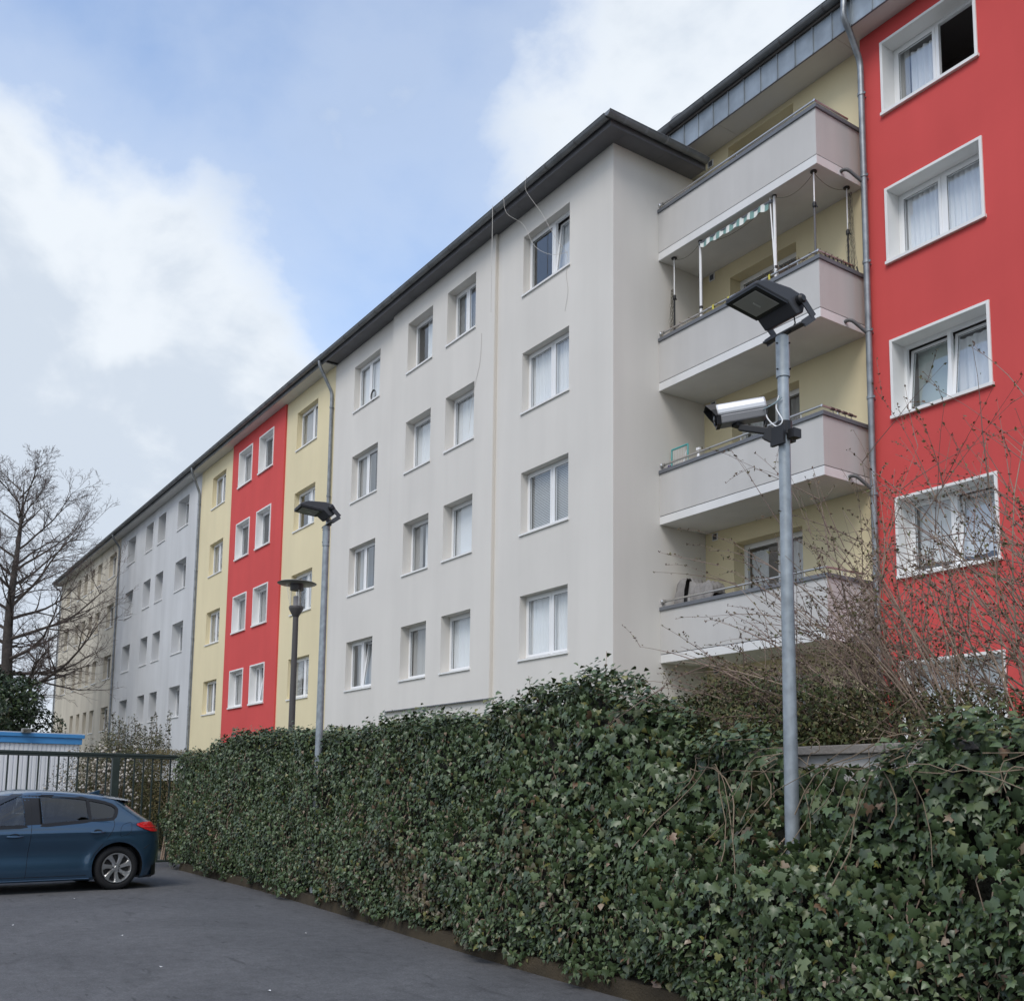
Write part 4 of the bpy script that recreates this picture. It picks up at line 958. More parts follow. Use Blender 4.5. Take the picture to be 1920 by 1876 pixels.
# ------------------------------------------------------------------ lamps
def flood_lamp(name, lab, x, y, ztop, yaw, r=.042, base=0.0, tilt=-10, sc=1.0):
    t = thing(name, lab, 'lamp post', (x, y, base), group='floodlight posts')
    pole = G().tube([(x, y, base), (x, y, ztop - .28)], [r * 1.35, r], 16).build('pole', GALV, t, smooth=True)
    G().lathe([(r * .98, ztop - .30), (r + .008, ztop - .30), (r + .008, ztop - .02), (r * .6, ztop), (.001, ztop)], 16, (x, y, 0)).build('sleeve', GALV, t, smooth=True)
    for a in (.4, 2.5, 4.6):
        for z in (ztop - .07, ztop - .25): G().tube([(x + r * math.cos(a), y + r * math.sin(a), z), (x + (r + .016) * math.cos(a), y + (r + .016) * math.sin(a), z)], .006, 6).build('bolt', BLACK, pole)
    # head in local frame: forward f (throws light), right s, up
    M4 = Matrix.Translation((x, y, ztop)) @ Matrix.Rotation(yaw, 4, 'Z')
    Mh = M4 @ Matrix.Translation((.0, 0, .135 * sc)) @ Matrix.Rotation(R(tilt), 4, 'Y') @ Matrix.Diagonal((sc, sc, sc, 1))
    def put(g, Mx): g.v = [tuple(Mx @ Vector(v)) for v in g.v]; return g
    ANTH = mat('anthracite_housing', (.055, .056, .062), .5, spec=.4); HW = .15
    # wedge housing: x forward, z up; glass on the underside
    prof = [(.37, -.004), (.37, .022), (.29, .07), (.08, .105), (-.02, .10), (-.06, .055), (-.055, -.02), (.0, -.06), (.085, -.006)]
    hous = put(G().prism([(a, b) for a, b in prof], -HW, HW, 'y'), Mh)
    hs = hous.build('housing', ANTH, t, bevel=.012)
    # glazed underside: black bezel, reflector trough and glass
    put(G().box(.088, .366, -HW + .004, HW - .004, -.016, -.0045), Mh).build('bezel', BLACK, hs)
    refl = G(); refl.quad((.125, -.11, -.0175), (.335, -.11, -.0175), (.30, -.05, -.0172), (.16, -.05, -.0172)).quad((.335, -.11, -.0175), (.335, .11, -.0175), (.30, .05, -.0172), (.30, -.05, -.0172)).quad((.335, .11, -.0175), (.125, .11, -.0175), (.16, .05, -.0172), (.30, .05, -.0172)).quad((.125, .11, -.0175), (.125, -.11, -.0175), (.16, -.05, -.0172), (.16, .05, -.0172)).quad((.16, -.05, -.0172), (.30, -.05, -.0172), (.30, .05, -.0172), (.16, .05, -.0172)); put(refl, Mh).build('reflector', mat('reflector', (.62, .62, .60), .4, metal=.2), hs)
    lamp = G().tube([(.19, 0, -.022), (.25, 0, -.022)], .006, 8); put(lamp, Mh).build('bulb', mat('bulb_ceramic', (.85, .85, .82), .4), hs)
    put(G().quad((.12, -.115, -.03), (.34, -.115, -.03), (.34, .115, -.03), (.12, .115, -.03)), Mh).build('lamp_glass', glass('lamp_glass_clear', (.80, .80, .78), 1.3), hs)
    for s in (-1, 1):
        k = put(G().lathe([(.001, 0), (.035, 0), (.035, .03), (.02, .045), (.001, .045)], 14, (.0, 0, .045), 'y'), Matrix.Identity(4))
        k.v = [tuple(Mh @ Vector((v[0], s * (HW + abs(v[1])), v[2]))) for v in k.v]; k.build('knob', BLACK, hs, smooth=True)
    # U bracket from the knobs down to the pole top
    pv = Mh @ Vector((0, 0, .045)); br = G()
    bw = (HW + .03) * sc; Mi = M4.inverted(); pl_ = Mi @ pv
    for s in (-1, 1):
        a = Vector((pl_.x, s * bw, pl_.z)); b = Vector((pl_.x - .10 * sc, s * bw, pl_.z - .10 * sc)); c = Vector((-.02, s * bw * .96, .012))
        for p0, p1 in ((a, b), (b, c)): br.bar(M4 @ p0, M4 @ p1, .008, .05 * sc, up=M4.to_3x3() @ Vector((0, 0, 1)))
    br.bar(M4 @ Vector((-.02, -bw, .014)), M4 @ Vector((-.02, bw, .014)), .05 * sc, .012)
    br.build('bracket', ANTH, t)
    cab = [M4 @ Vector(v) for v in ((.0, bw * .6, .10), (-.03, bw * .5, .05), (-.02, .06, .01), (0, .02, -.02))]
    G().tube(cab, .005, 5).build('cable', BLACK, t)
    return t
flood_lamp('lamp_post', 'near galvanised lamp post with big dark floodlight head and camera, rising from ivy', PX, PY, 4.585, R(-95), .037, base=.05)
flood_lamp('lamp_post', 'farther galvanised lamp post with dark floodlight head before the yellow house', -13.27, 5.75, 5.275, R(-97), .043, sc=1.18, base=.0, tilt=-6)
# CCTV camera clamped to the near post
cc = thing('security_camera', 'silver bullet security camera with black visor clamped to the near lamp post', 'camera', (PX, PY, 3.9))
Mc = Matrix.Translation((-4.90, 5.10, 4.15))
aim = Vector((-.62, -.76, -.16)).normalized(); side = aim.cross(Vector((0, 0, 1))).normalized(); upv = side.cross(aim)
Mc = Matrix(((aim.x, side.x, upv.x, PX - .275), (aim.y, side.y, upv.y, PY - .13), (aim.z, side.z, upv.z, 4.095), (0, 0, 0, 1))) @ Matrix.Diagonal((1.05, 1.2, 1.2, 1))
def put(g, Mx): g.v = [tuple(Mx @ Vector(v)) for v in g.v]; return g
SIL = mat('silver_shell', (.66, .67, .69), .32, metal=.35)
hw, hh = .062, .058
sec = [(-hw, -.012), (-hw, .02), (-hw * .8, hh), (hw * .8, hh), (hw, .02), (hw, -.012)]
gg = G(); n0 = 0
lo = [(-hw, -.014), (hw, -.014), (hw * .75, -hh), (-hw * .75, -hh)]
body = put(G().prism([(a, b) for a, b in sec], -.17, .15, 'x'), Mc).build('sunshield', SIL, cc, bevel=.014)
put(G().prism(lo, -.16, .13, 'x'), Mc).build('housing', mat('camera_grey', (.34, .34, .35), .4, metal=.2), cc, bevel=.008)
# raked black visor and lens ring
v = G(); outer = [(-hw - .003, -.014), (-hw - .003, .022), (-hw * .82, hh + .003), (hw * .82, hh + .003), (hw + .003, .022), (hw + .003, -.014)]
for (a, b), (c, d) in zip(outer[:-1], outer[1:]): 
    e1 = .16 + .05 * (b + .014) / .07; e2 = .16 + .05 * (d + .014) / .07; v.quad((.15, a, b), (e1, a, b), (e2, c, d), (.15, c, d))
vo = put(v, Mc).build('visor', BLACK, cc); vo.modifiers.new('thick', 'SOLIDIFY').thickness = .004
put(G().prism([(a * .96, b * .96) for a, b in sec] , .1505, .154, 'x'), Mc).build('front_plate', BLACK, cc)
put(G().prism([(a * 1.0, b * 1.02) for a, b in lo], .1305, .155, 'x'), Mc).build('front_plate', BLACK, cc)
put(G().lathe([(.001, .158), (.03, .158), (.038, .166), (.038, .150)], 18, (0, 0, -.012), 'x'), Mc).build('lens_ring', BLACK, cc, smooth=True)
put(G().lathe([(.001, .170), (.018, .166), (.026, .1585)], 18, (0, 0, -.012), 'x'), Mc).build('lens', mat('lens_glass', (.01, .012, .02), .05, spec=.8), cc, smooth=True)
rear = G(); 
for s in (-1, 1): rear.bar((-.165, s * .04, -.03), (-.15, s * .04, -.10), .012, .012); 
rear.bar((-.15, -.04, -.10), (-.15, .04, -.10), .012, .012); rear.bar((-.165, 0, .03), (-.168, 0, -.04), .09, .01)
put(rear, Mc).build('cable_guard', BLACK, cc)
foot = Mc @ Vector((.02, 0, -.068)); pole_pt = Vector((PX - .01, PY - .03, 3.88))
G().bar(foot + Vector((0, 0, -.015)) , foot + Vector((0, 0, .012)), .07, .05, up=(1, 0, 0)).build('swivel', BLACK, cc)
arm = G().bar(foot + Vector((.01, 0, -.02)), pole_pt.lerp(foot, .25) + Vector((0, 0, .01)), .035, .045).bar(pole_pt.lerp(foot, .32) + Vector((0, 0, .0)), pole_pt + Vector((0, 0, -.02)), .045, .10)
arm.build('arm', BLACK, cc, bevel=.006)
cl = G().lathe([(.041, -.045), (.052, -.045), (.052, .045), (.041, .045)], 16, (PX, PY, 3.93)).box(PX + .04, PX + .10, PY - .02, PY + .05, 3.85, 3.91).box(PX - .03, PX + .03, PY + .03, PY + .08, 3.85, 3.91).box(PX - .06, PX + .05, PY - .07, PY - .045, 3.81, 3.935)
cl.build('pole_clamp', BLACK, cc)
for k, pts in enumerate([[Mc @ Vector((-.17, 0, -.02)), (PX - .10, PY - .05, 4.03), (PX - .05, PY - .06, 3.97), (PX, PY - .065, 3.935), (PX + .03, PY - .05, 3.97), (PX - .02, PY - .05, 4.07), (PX, PY - .045, 4.15)], [Mc @ Vector((-.17, .01, 0)), (PX - .12, PY - .06, 4.09), (PX - .03, PY - .06, 4.10), (PX + .03, PY - .05, 4.13)]]):
    P = [Vector(p) for p in pts]; out = []
    for q in range(len(P) - 1):
        p0 = P[max(q - 1, 0)]; p1 = P[q]; p2 = P[q + 1]; p3 = P[min(q + 2, len(P) - 1)]
        for tt in (0, .25, .5, .75): out.append(.5 * ((2 * p1) + (p2 - p0) * tt + (2 * p0 - 5 * p1 + 4 * p2 - p3) * tt * tt + (3 * p1 - p0 - 3 * p2 + p3) * tt ** 3))
    G().tube(out + [P[-1]], .0045, 6).build('cable', PVC if k == 0 else mat('cable_bluish', (.35, .45, .48), .5), cc, smooth=True)
# path lamp with round disc
gx, gy = -17.15, 6.9
gl = thing('path_lamp', 'slim dark path lamp with flat round hat and clear cone before the yellow house', 'lamp post', (gx, gy, TERR))
DG = mat('lamp_dark_grey', (.075, .07, .07), .5)
G().tube([(gx, gy, TERR - .05), (gx, gy, 4.62)], [.062, .05], 14).build('pole', DG, gl, smooth=True)
G().lathe([(.05, 4.60), (.06, 4.62), (.125, 4.74), (.13, 4.78), (.12, 4.80), (.001, 4.80)], 20, (gx, gy, 0)).build('base_cup', DG, gl, smooth=True)
G().lathe([(.115, 4.80), (.19, 5.20)], 24, (gx, gy, 0)).build('cone', glass('lamp_cone', (.96, .96, .96), 1.25), gl, smooth=True)
G().lathe([(.001, 5.26), (.16, 5.255), (.335, 5.225), (.352, 5.215), (.335, 5.205), (.20, 5.20), (.001, 5.20)], 32, (gx, gy, 0)).build('hat', mat('lamp_hat', (.30, .295, .28), .4, metal=.1), gl, smooth=True)
G().lathe([(.001, 4.80), (.055, 4.80), (.055, 4.98), (.001, 4.98)], 14, (gx, gy, 0)).build('lamp_unit', mat('lamp_socket', (.30, .29, .30), .5), gl)
G().lathe([(.001, 5.09), (.12, 5.09), (.12, 5.20)], 20, (gx, gy, 0)).build('louvre', DG, gl)
for a in (0, 2.1, 4.2): G().tube([(gx + .10 * math.cos(a), gy + .10 * math.sin(a), 4.80), (gx + .10 * math.cos(a), gy + .10 * math.sin(a), 5.20)], .006, 6).build('stay', STEEL, gl)

# ------------------------------------------------------------------ fence
fn = thing('metal_fence', 'dark green metal bar fence with square post behind the blue car', 'fence', (-20.4, 2, 0))
FG = mat('dark_green_paint', (.028, .040, .034), .45, var=(8, .15))
FX = -20.4
G().box(FX - .04, FX + .04, -6, 5.95, 2.085, 2.125).build('top_rail', FG, fn, bevel=.006)
G().box(FX - .05, FX + .05, -6, 5.95, 2.126, 2.175).build('hand_rail', FG, fn, bevel=.01)
G().box(FX - .02, FX + .02, -6, 5.95, .10, .14).build('bottom_rail', FG, fn)
for y in (4.70, 1.6, -1.5): G().box(FX - .065, FX + .065, y - .065, y + .065, 0, 2.0849).build('post', FG, fn, bevel=.006)
y = 5.90
while y > -6:
    if min(abs(y - 4.70), abs(y - 1.6), abs(y + 1.5)) > .1: G().box(FX - .011, FX + .011, y - .014, y + .014, .1401, 2.0848).build('bar', FG, fn)
    y -= .1705

# ------------------------------------------------------------------ shed beyond the fence
sh = thing('shed', 'white corrugated shed with bright blue fascia beyond the fence', 'shed', (-34, 1, 0))
g = G(); y = -12.0; X = -31.6
while y < 6.15:
    g.quad((X, y, 0), (X, y + .07, 0), (X, y + .07, 2.74), (X, y, 2.74)).quad((X, y + .07, 0), (X - .025, y + .085, 0), (X - .025, y + .085, 2.74), (X, y + .07, 2.74)).quad((X - .025, y + .085, 0), (X - .025, y + .105, 0), (X - .025, y + .105, 2.74), (X - .025, y + .085, 2.74)).quad((X - .025, y + .105, 0), (X, y + .12, 0), (X, y + .12, 2.74), (X - .025, y + .105, 2.74)); y += .12
g.quad((X - .01, 6.15, 0), (X - 6, 6.15, 0), (X - 6, 6.15, 2.74), (X - .01, 6.15, 2.74))
g.build('wall', mat('white_sheet_metal', (.72, .73, .75), .5, streak=(2, .05)), sh)
BLUE = mat('blue_fascia', (.055, .24, .52), .45, var=(2, .08))
G().box(X - .02, X + .06, -12, 6.30, 2.745, 2.92).build('fascia', BLUE, sh, bevel=.008)
G().box(X - .02, X + .10, -12, 6.36, 2.925, 3.03).build('fascia', BLUE, sh, bevel=.008)
G().box(X - 6, X + .05, -12, 6.30, 3.035, 3.06).build('roof', mat('shed_roof', (.5, .5, .5), .7), sh)
sl = thing('shed_lamp', 'small grey floodlight mounted on the blue edge of the shed', 'lamp', (X + .1, 4.75, 3.03))
G().prism([(4.66, 3.02), (4.90, 3.02), (4.90, 3.15), (4.66, 3.15)], X + .06, X + .26, 'x').build('housing', mat('lamp_grey', (.22, .22, .21), .5), sl, bevel=.02)
G().box(X + .2605, X + .266, 4.69, 4.87, 3.04, 3.13).build('lamp_glass', glass('lamp_glass_clear', (.80, .80, .78), 1.3), sl)

# ------------------------------------------------------------------ planting beyond the fence
WHB = [(.50, .47, .42), (.42, .38, .32), (.36, .33, .27)]
BR = [(.085, .07, .03), (.06, .06, .026), (.11, .08, .035), (.05, .055, .03)]
b1 = bush('flowering_shrub', 'shrub with fluffy whitish seed heads behind the fence', 'shrub', (-23.2, 5.05, 1.25), (.7, 1.05, 1.22), 9000, (.03, .055), BR, [.3, .3, .2, .2], hollow=.3)
n = 420; P = np.stack([rng.uniform(-22.9, -22.45, n), rng.normal(5.05, .42, n), rng.normal(1.55, .5, n)], 1); P = P[(P[:, 2] < 2.42) & (P[:, 1] < 6.0)]; n = len(P)
leaf_mesh('seed_heads', P, sph(n), sph(n), rng.uniform(.05, .10, n), BLOB, pal(n, WHB, [1, 1, 1]), LEAFM, b1)
bush('clipped_hedge', 'brown green clipped hedge at the end of the fence', 'hedge', (-22.6, 6.45, 1.15), (.9, .55, 1.16), 12000, (.02, .04), [(.13, .10, .035), (.095, .085, .03), (.16, .11, .04), (.075, .075, .03)], [1, 1, .7, .8], box=True)
bush('leafy_shrub', 'broad olive green shrub between the shed and the grey house', 'shrub', (-27.0, 6.55, 1.55), (1.2, 1.10, 1.52), 20000, (.04, .075), [(.085, .09, .035), (.11, .105, .045), (.065, .07, .03), (.14, .12, .06)], [1, 1, .8, .5], hollow=.35)
us = thing('upright_shrub', 'upright shoots with small dark leaves above the olive shrub', 'shrub', (-26.8, 6.6, 0))
spx = []
for k in range(46):
    x = random.uniform(-27.6, -26.0); yv = random.uniform(5.9, 7.35); spx.append((x, yv, 1.9, random.uniform(.9, 1.6)))
shoots(spx, us, [(.07, .08, .05), (.10, .105, .07), (.13, .13, .10)], (.035, .065))
# dark evergreen left
eg = bush('evergreen_shrub', 'big dark evergreen bush below the bare tree at the left edge', 'bush', (-48.6, 5.6, 3.3), (2.4, 2.7, 3.35), 26000, (.13, .24), [(.020, .038, .014), (.032, .055, .020), (.055, .085, .028), (.014, .026, .012), (.08, .10, .03)], [1, 1, .5, .6, .15], hollow=.5, m=LEAF)
bush('evergreen_shrub', 'scrubby low bush with bare stems right of the dark evergreen', 'bush', (-46.5, 8.3, 2.6), (1.5, 1.0, 1.3), 5000, (.07, .12), BR, [1, 1, 1, 1], hollow=.2, stems=60)

def bare_tree(name, lab, base, height, seed, crown=5.6):
    rnd = random.Random(seed); t = thing(name, lab, 'tree', base); gT = G(); gB = G(); gF = G()
    B = Vector(base)
    tp = []; p = B.copy(); k = 16
    for i in range(k + 1): tp.append(B + Vector((.10 * math.sin(i * .6), .12 * math.sin(i * .45 + 1), height * i / k)))
    gT.tube(tp, [max(.38 * (1 - i / k) ** .85, .02) * (1.25 if i == 0 else 1) for i in range(k + 1)], 9, caps=False)
    gT.build('trunk', mat('bark', (.075, .065, .058), .95, var=(8, .3), bump=(25, .8, .03)), t, smooth='all')
    cnt = [0]
    def br(p, d, L_, r, lvl):
        cnt[0] += 1; n = 7 if lvl < 2 else 4; pts = [Vector(p)]; dd = Vector(d).normalized()
        up = (.055 if lvl == 0 else .03)
        for i in range(n):
            dd = (dd + Vector((rnd.gauss(0, .10), rnd.gauss(0, .10), rnd.gauss(up, .08)))).normalized(); pts.append(pts[-1] + dd * L_ / n)
            if lvl < 3 and i >= (1 if lvl else 1):
                for q in range(2 if lvl in (0, 1) else (2 if rnd.random() < .7 else 1)):
                    if rnd.random() < (.85 if lvl < 2 else .8):
                        sd = (dd * .9 + Vector((rnd.gauss(0, .6), rnd.gauss(0, .6), rnd.gauss(.05, .45)))).normalized()
                        br(pts[-1], sd, L_ * (.30 + .22 * rnd.random()) * (1.1 - .4 * i / n), max(r * (1 - .8 * i / n) * .55, .006), lvl + 1)
        rs = [max(r * (1 - .85 * i / n), .005) for i in range(n + 1)]
        (gB if lvl < 2 else gF).tube(pts, rs, 5 if lvl < 2 else 3, caps=False)
    m = 34
    for i in range(m):
        s = .22 + .76 * (i / m) ; z = height * s; a = i * 2.399 + rnd.gauss(0, .3)
        prof = math.sin(min(1, (1 - s) * 1.25 + .12) * math.pi / 2); L_ = crown * (.18 + .92 * prof) * rnd.uniform(.75, 1.05)
        el = (.10 if s < .4 else .35 + .9 * (s - .4)) + rnd.gauss(0, .08)
        br(B + Vector((0, 0, z)), (math.cos(a), math.sin(a), el), L_, .11 * (1 - s) + .035, 0)
    gB.build('branches', mat('bark_branch', (.085, .07, .06), .95), t, kind='stuff'); gF.build('twigs', mat('bark_twig', (.12, .09, .08), .95), t, kind='stuff')
    return cnt[0]
bare_tree('bare_tree', 'tall bare leafless tree standing before the weathered beige end house', (-53.8, 7.2, TERR - .1), 14.9, 21)
cf = thing('conifer', 'dark conifer partly cut off at the left edge behind the bare tree', 'tree', (-62.0, 6.0, TERR))
n = 9000; s = rng.random(n) ** .6; a = rng.uniform(0, 6.283, n); rr = 3.0 * s * (.5 + .5 * rng.random(n)) * (1 + .2 * np.sin(a * 5 + s * 40)); z = TERR + 10.2 * (1 - s) - .3 * rr
leaf_mesh('crown', np.stack([-62 + rr * np.cos(a), 5.6 + rr * np.sin(a), z], 1), norm(np.stack([np.cos(a), np.sin(a), np.ones(n) * .8], 1) + rng.normal(0, .4, (n, 3))), np.stack([np.cos(a), np.sin(a), -np.ones(n) * .8], 1), rng.uniform(.2, .4, n), OVAL, pal(n, [(.02, .035, .022), (.03, .045, .03)], [1, 1]), LEAFM, cf)
G().tube([(-62, 5.6, TERR - .1), (-62, 5.6, TERR + 9.8)], [.25, .03], 8).build('trunk', mat('bark', (.075, .065, .058)), cf)

# ------------------------------------------------------------------ car (local frame: u from tail to nose along -Y, +X is the near side)
def build_car():
    th = R(6)                                   # tail points a little left of the building's normal
    rear_wheel_world = Vector((-16.22, 3.84, 0))
    car = thing('hatchback', 'dark blue five door hatchback parked with its tail to the fence', 'car', rear_wheel_world, th, local=True)
    PAINT = mat('dark_blue_metallic', (.036, .085, .145), .30, metal=.55, spec=.5, coat=1.0)
    TYRE = mat('tyre_rubber', (.016, .016, .017), .8, var=(30, .2)); ALLOY = mat('alloy', (.60, .60, .60), .3, metal=.85)
    TRIM = mat('car_trim_black', (.012, .012, .013), .35); SEAM = mat('door_seam', (.004, .005, .007), .7)
    CGL = glass('tinted_glass', (.13, .14, .15), 1.75); CGF = glass('front_side_glass', (.70, .76, .75), 1.8)
    UW = .80; W0 = .885                       # rear axle from the tail, half width at the wheels' outer face
    # y_local = UW - u (tail is +y), x_local: near side body plane at +.02, centre at -(W0-.02)
    CX = -(W0 - .03)
    zc = [.16, .20, .30, .45, .60, .74, .86, .93, .99, 1.06, 1.14, 1.22, 1.30, 1.36, 1.41, 1.445, 1.465, 1.478, 1.48]
    wz = [.80, .845, .862, .868, .878, .888, .890, .882, .862, .828, .786, .742, .697, .662, .622, .560, .45, .25, 0.0]
    rz = [.10, .07, .045, .02, .0, .012, .04, .08, .13, .21, .29, .37, .45, .51, .57, .68, .85, 1.0, 1.1]      # tail profile u(z)
    fz = [4.30, 4.33, 4.36, 4.38, 4.37, 4.30, 4.05, 3.75, 3.30, 3.10, 2.95, 2.80, 2.65, 2.52, 2.40, 2.30, 2.20, 2.1, 2.0]
    def Wz(z): return float(np.interp(z, zc, wz))
    def half(u, z):
        a = float(np.interp(z, zc, rz)); b = float(np.interp(z, zc, fz)); w = Wz(z)
        dr = max(u - a, 0.0); df = max(b - u, 0.0)
        Lr = float(np.interp(z, [.5, .95, 1.1, 1.4], [.50, .46, .34, .34])); Lf = .8
        k = (1 - (1 - min(dr / Lr, 1)) ** 3.0) ** .42 * (1 - (1 - min(df / Lf, 1)) ** 2.4) ** .5
        # a shallow hollow along the doors and a crisp lower crease
        hol = -.030 * math.exp(-((z - .56) / .13) ** 2) * math.exp(-((u - 2.1) / 1.15) ** 4)
        flare = .016 * math.exp(-(((u - UW) ** 2 + (z - .34) ** 2) ** .5 - .40) ** 2 / .006) if z < .85 else 0
        sh = .010 * math.exp(-((z - (.86 - .02 * (u - 1))) / .035) ** 2)
        return max(w * k + (hol + flare + sh) * k, 0)
    def roofdrop(u, z):
        d = 0.0
        if u < 2.0: d = .13 * ((2.0 - u) / 1.5) ** 2.0
        if u > 2.6: d += .03 * (u - 2.6) ** 2
        return d * min(1, max(0, (z - 1.0) / .40))
    def pt(u, z, side=1, off=0.0):
        w = half(u, z) + off
        return (CX + side * w, UW - u, z - roofdrop(u, z))
    # windows outlines in (u, z)
    def nom(u, zf):                             # undo the roof drop so outlines are given at their true height
        d = roofdrop(u, 1.4); return zf if zf <= 1.0 else min((zf - d / .4) / (1 - d / .4), zf + d)
    Zt = lambda u: nom(u, float(np.interp(u, [.82, .98, 1.22, 1.39, 1.65, 1.9, 2.3, 2.75, 3.1], [1.232, 1.285, 1.333, 1.357, 1.382, 1.395, 1.39, 1.31, 1.10])))
    Zb = lambda u: nom(u, float(np.interp(u, [.80, .9, 1.22, 2.0, 2.6, 3.1], [1.075, 1.066, 1.045, .975, .955, .95])))
    def loop(u0, u1, n=12, rear_slope=0.0, tip=False, front=False):
        L_ = []
        for i in range(n + 1): u = u0 + (u1 - u0) * i / n; L_.append((u, Zb(u)))
        for i in range(n + 1):
            u = u1 + (u0 - u1) * i / n; L_.append((u - (rear_slope if i == n else 0), Zt(u)))
        return L_
    rdoor = loop(1.245, 1.90); 
    quart = [(.90, Zb(.90)), (1.05, Zb(1.05)), (1.205, Zb(1.205)), (1.205, Zt(1.205)), (1.1, Zt(1.1)), (.98, Zt(.98)), (.88, Zt(.88)), (.84, nom(.84, 1.222)), (.825, nom(.825, 1.20)), (.84, nom(.84, 1.15)), (.865, nom(.865, 1.10))]
    fdoor = loop(2.13, 2.95)
    def inside(u, z, poly):
        c = False; j = len(poly) - 1
        for i in range(len(poly)):
            (a, b), (d, e) = poly[i], poly[j]
            if (b > z) != (e > z) and u < (d - a) * (z - b) / (e - b) + a: c = not c
            j = i
        return c
    # shell
    zs = sorted(set(list(np.arange(.16, 1.38, .022)) + zc)); us = np.concatenate([np.linspace(0, .9, 60) ** 1.0, np.linspace(.9, 3.7, 118)[1:], np.linspace(3.7, 4.40, 40)[1:]])
    g = G(); AR = .375
    nz_, nu = len(zs), 200
    V = {}
    for side in (1, -1):
        for i, z in enumerate(zs):
            a = float(np.interp(z, zc, rz)); b = float(np.interp(z, zc, fz))
            for k in range(nu + 1):
                s = k / nu; s = .5 - .5 * math.cos(math.pi * s) if False else s
                e = .12; ss = s + e * math.sin(2 * math.pi * s) / (2 * math.pi) * -1.0
                u = a + (b - a) * (s - .10 * math.sin(2 * math.pi * s) / 1.0 * .9)
                for (wu) in (UW, 3.50):
                    dx, dz = u - wu, z - .335; r_ = math.hypot(dx, dz)
                    if abs(r_ - AR) < .018 and r_ > 1e-6 and z < .335 + AR: 
                        f_ = AR / r_; u2, z2 = wu + dx * f_, .335 + dz * f_
                        V[side, i, k] = (u2, z2); break
                else: V[side, i, k] = (u, z)
    idx = {}
    for key, (u, z) in V.items(): idx[key] = len(g.v); g.v.append(pt(u, z, key[0]))
    for side in (1, -1):
        for i in range(nz_ - 1):
            for k in range(nu):
                q = [V[side, i, k], V[side, i, k + 1], V[side, i + 1, k + 1], V[side, i + 1, k]]; cu = sum(p[0] for p in q) / 4; cz = sum(p[1] for p in q) / 4
                if any(math.hypot(cu - wu, cz - .335) < AR - .001 for wu in (UW, 3.50)): continue
                if any(inside(cu, cz, pl_) for pl_ in (rdoor, quart, fdoor)): continue
                g.f.append((idx[side, i, k], idx[side, i, k + 1], idx[side, i + 1, k + 1], idx[side, i + 1, k]))
    body = g.build('body', PAINT, car, smooth='all')
    bmm = bmesh.new(); bmm.from_mesh(body.data); bmesh.ops.remove_doubles(bmm, verts=bmm.verts, dist=.0012); bmesh.ops.dissolve_degenerate(bmm, dist=.0005, edges=bmm.edges); bmesh.ops.recalc_face_normals(bmm, faces=bmm.faces); bmm.to_mesh(body.data); bmm.free()
    body.data.polygons.foreach_set('use_smooth', [True] * len(body.data.polygons))
    def patch(poly, off, name, m, par, side=1, hole=None):
        """surface patch following the body, from an outline in (u, z)"""
        b = bmesh.new(); vs = [b.verts.new((u, z, 0)) for u, z in poly]; b.faces.new(vs)
        if hole:
            pass
        for uu in np.arange(.10, 4.4, .045): bmesh.ops.bisect_plane(b, geom=b.verts[:] + b.edges[:] + b.faces[:], plane_co=(uu, 0, 0), plane_no=(1, 0, 0))
        for z_ in np.arange(.2, 1.45, .05): bmesh.ops.bisect_plane(b, geom=b.verts[:] + b.edges[:] + b.faces[:], plane_co=(0, z_, 0), plane_no=(0, 1, 0))
        for v in b.verts: v.co = pt(v.co.x, v.co.y, side, off)
        me = bpy.data.meshes.new(name); b.to_mesh(me); b.free(); me.materials.append(m); me.polygons.foreach_set('use_smooth', [True] * len(me.polygons))
        o = bpy.data.objects.new(name, me); col.objects.link(o); set_parent(o, par); return o
    def ring(poly_in, poly_out, off, name, m, par, side=1):
        gg = G()
        n = len(poly_in)
        for i in range(n):
            j = (i + 1) % n; gg.quad(pt(*poly_in[i], side, off), pt(*poly_in[j], side, off), pt(*poly_out[j], side, off), pt(*poly_out[i], side, off))
        return gg.build(name, m, par)
    def grow(poly, d):
        P = [Vector(p) for p in poly]; out = []; c = sum(P, Vector((0, 0))) / len(P)
        for i in range(len(P)):
            a, b, e = P[i - 1], P[i], P[(i + 1) % len(P)]; t1 = (b - a); t2 = (e - b)
            t = (t1.normalized() if t1.length > 1e-6 else t2.normalized()) + (t2.normalized() if t2.length > 1e-6 else t1.normalized())
            nn = Vector((t.y, -t.x)); nn = nn.normalized() if nn.length > 1e-6 else Vector((0, 0)); 
            if nn.dot(b - c) < 0: nn = -nn
            out.append(tuple(b + nn * d))
        return out
    for side in (1, -1):
        for nm, poly, m in (('rear_door_window', rdoor, CGL), ('quarter_window', quart, CGL), ('front_door_window', fdoor, CGF)):
            patch(grow(poly, .012), -.006, nm, m, car, side)
            ring(grow(poly, -.008), grow(poly, .042), .004, 'window_trim', TRIM, body, side)
        # pillar covers between the windows
        patch([(1.90, Zb(1.90)), (2.13, Zb(2.13)), (2.13, Zt(2.13)), (1.90, Zt(1.90))], .003, 'pillar', TRIM, body, side)
        patch([(1.20, Zb(1.20)), (1.25, Zb(1.25)), (1.25, Zt(1.25)), (1.20, Zt(1.20))], .003, 'pillar', TRIM, body, side)
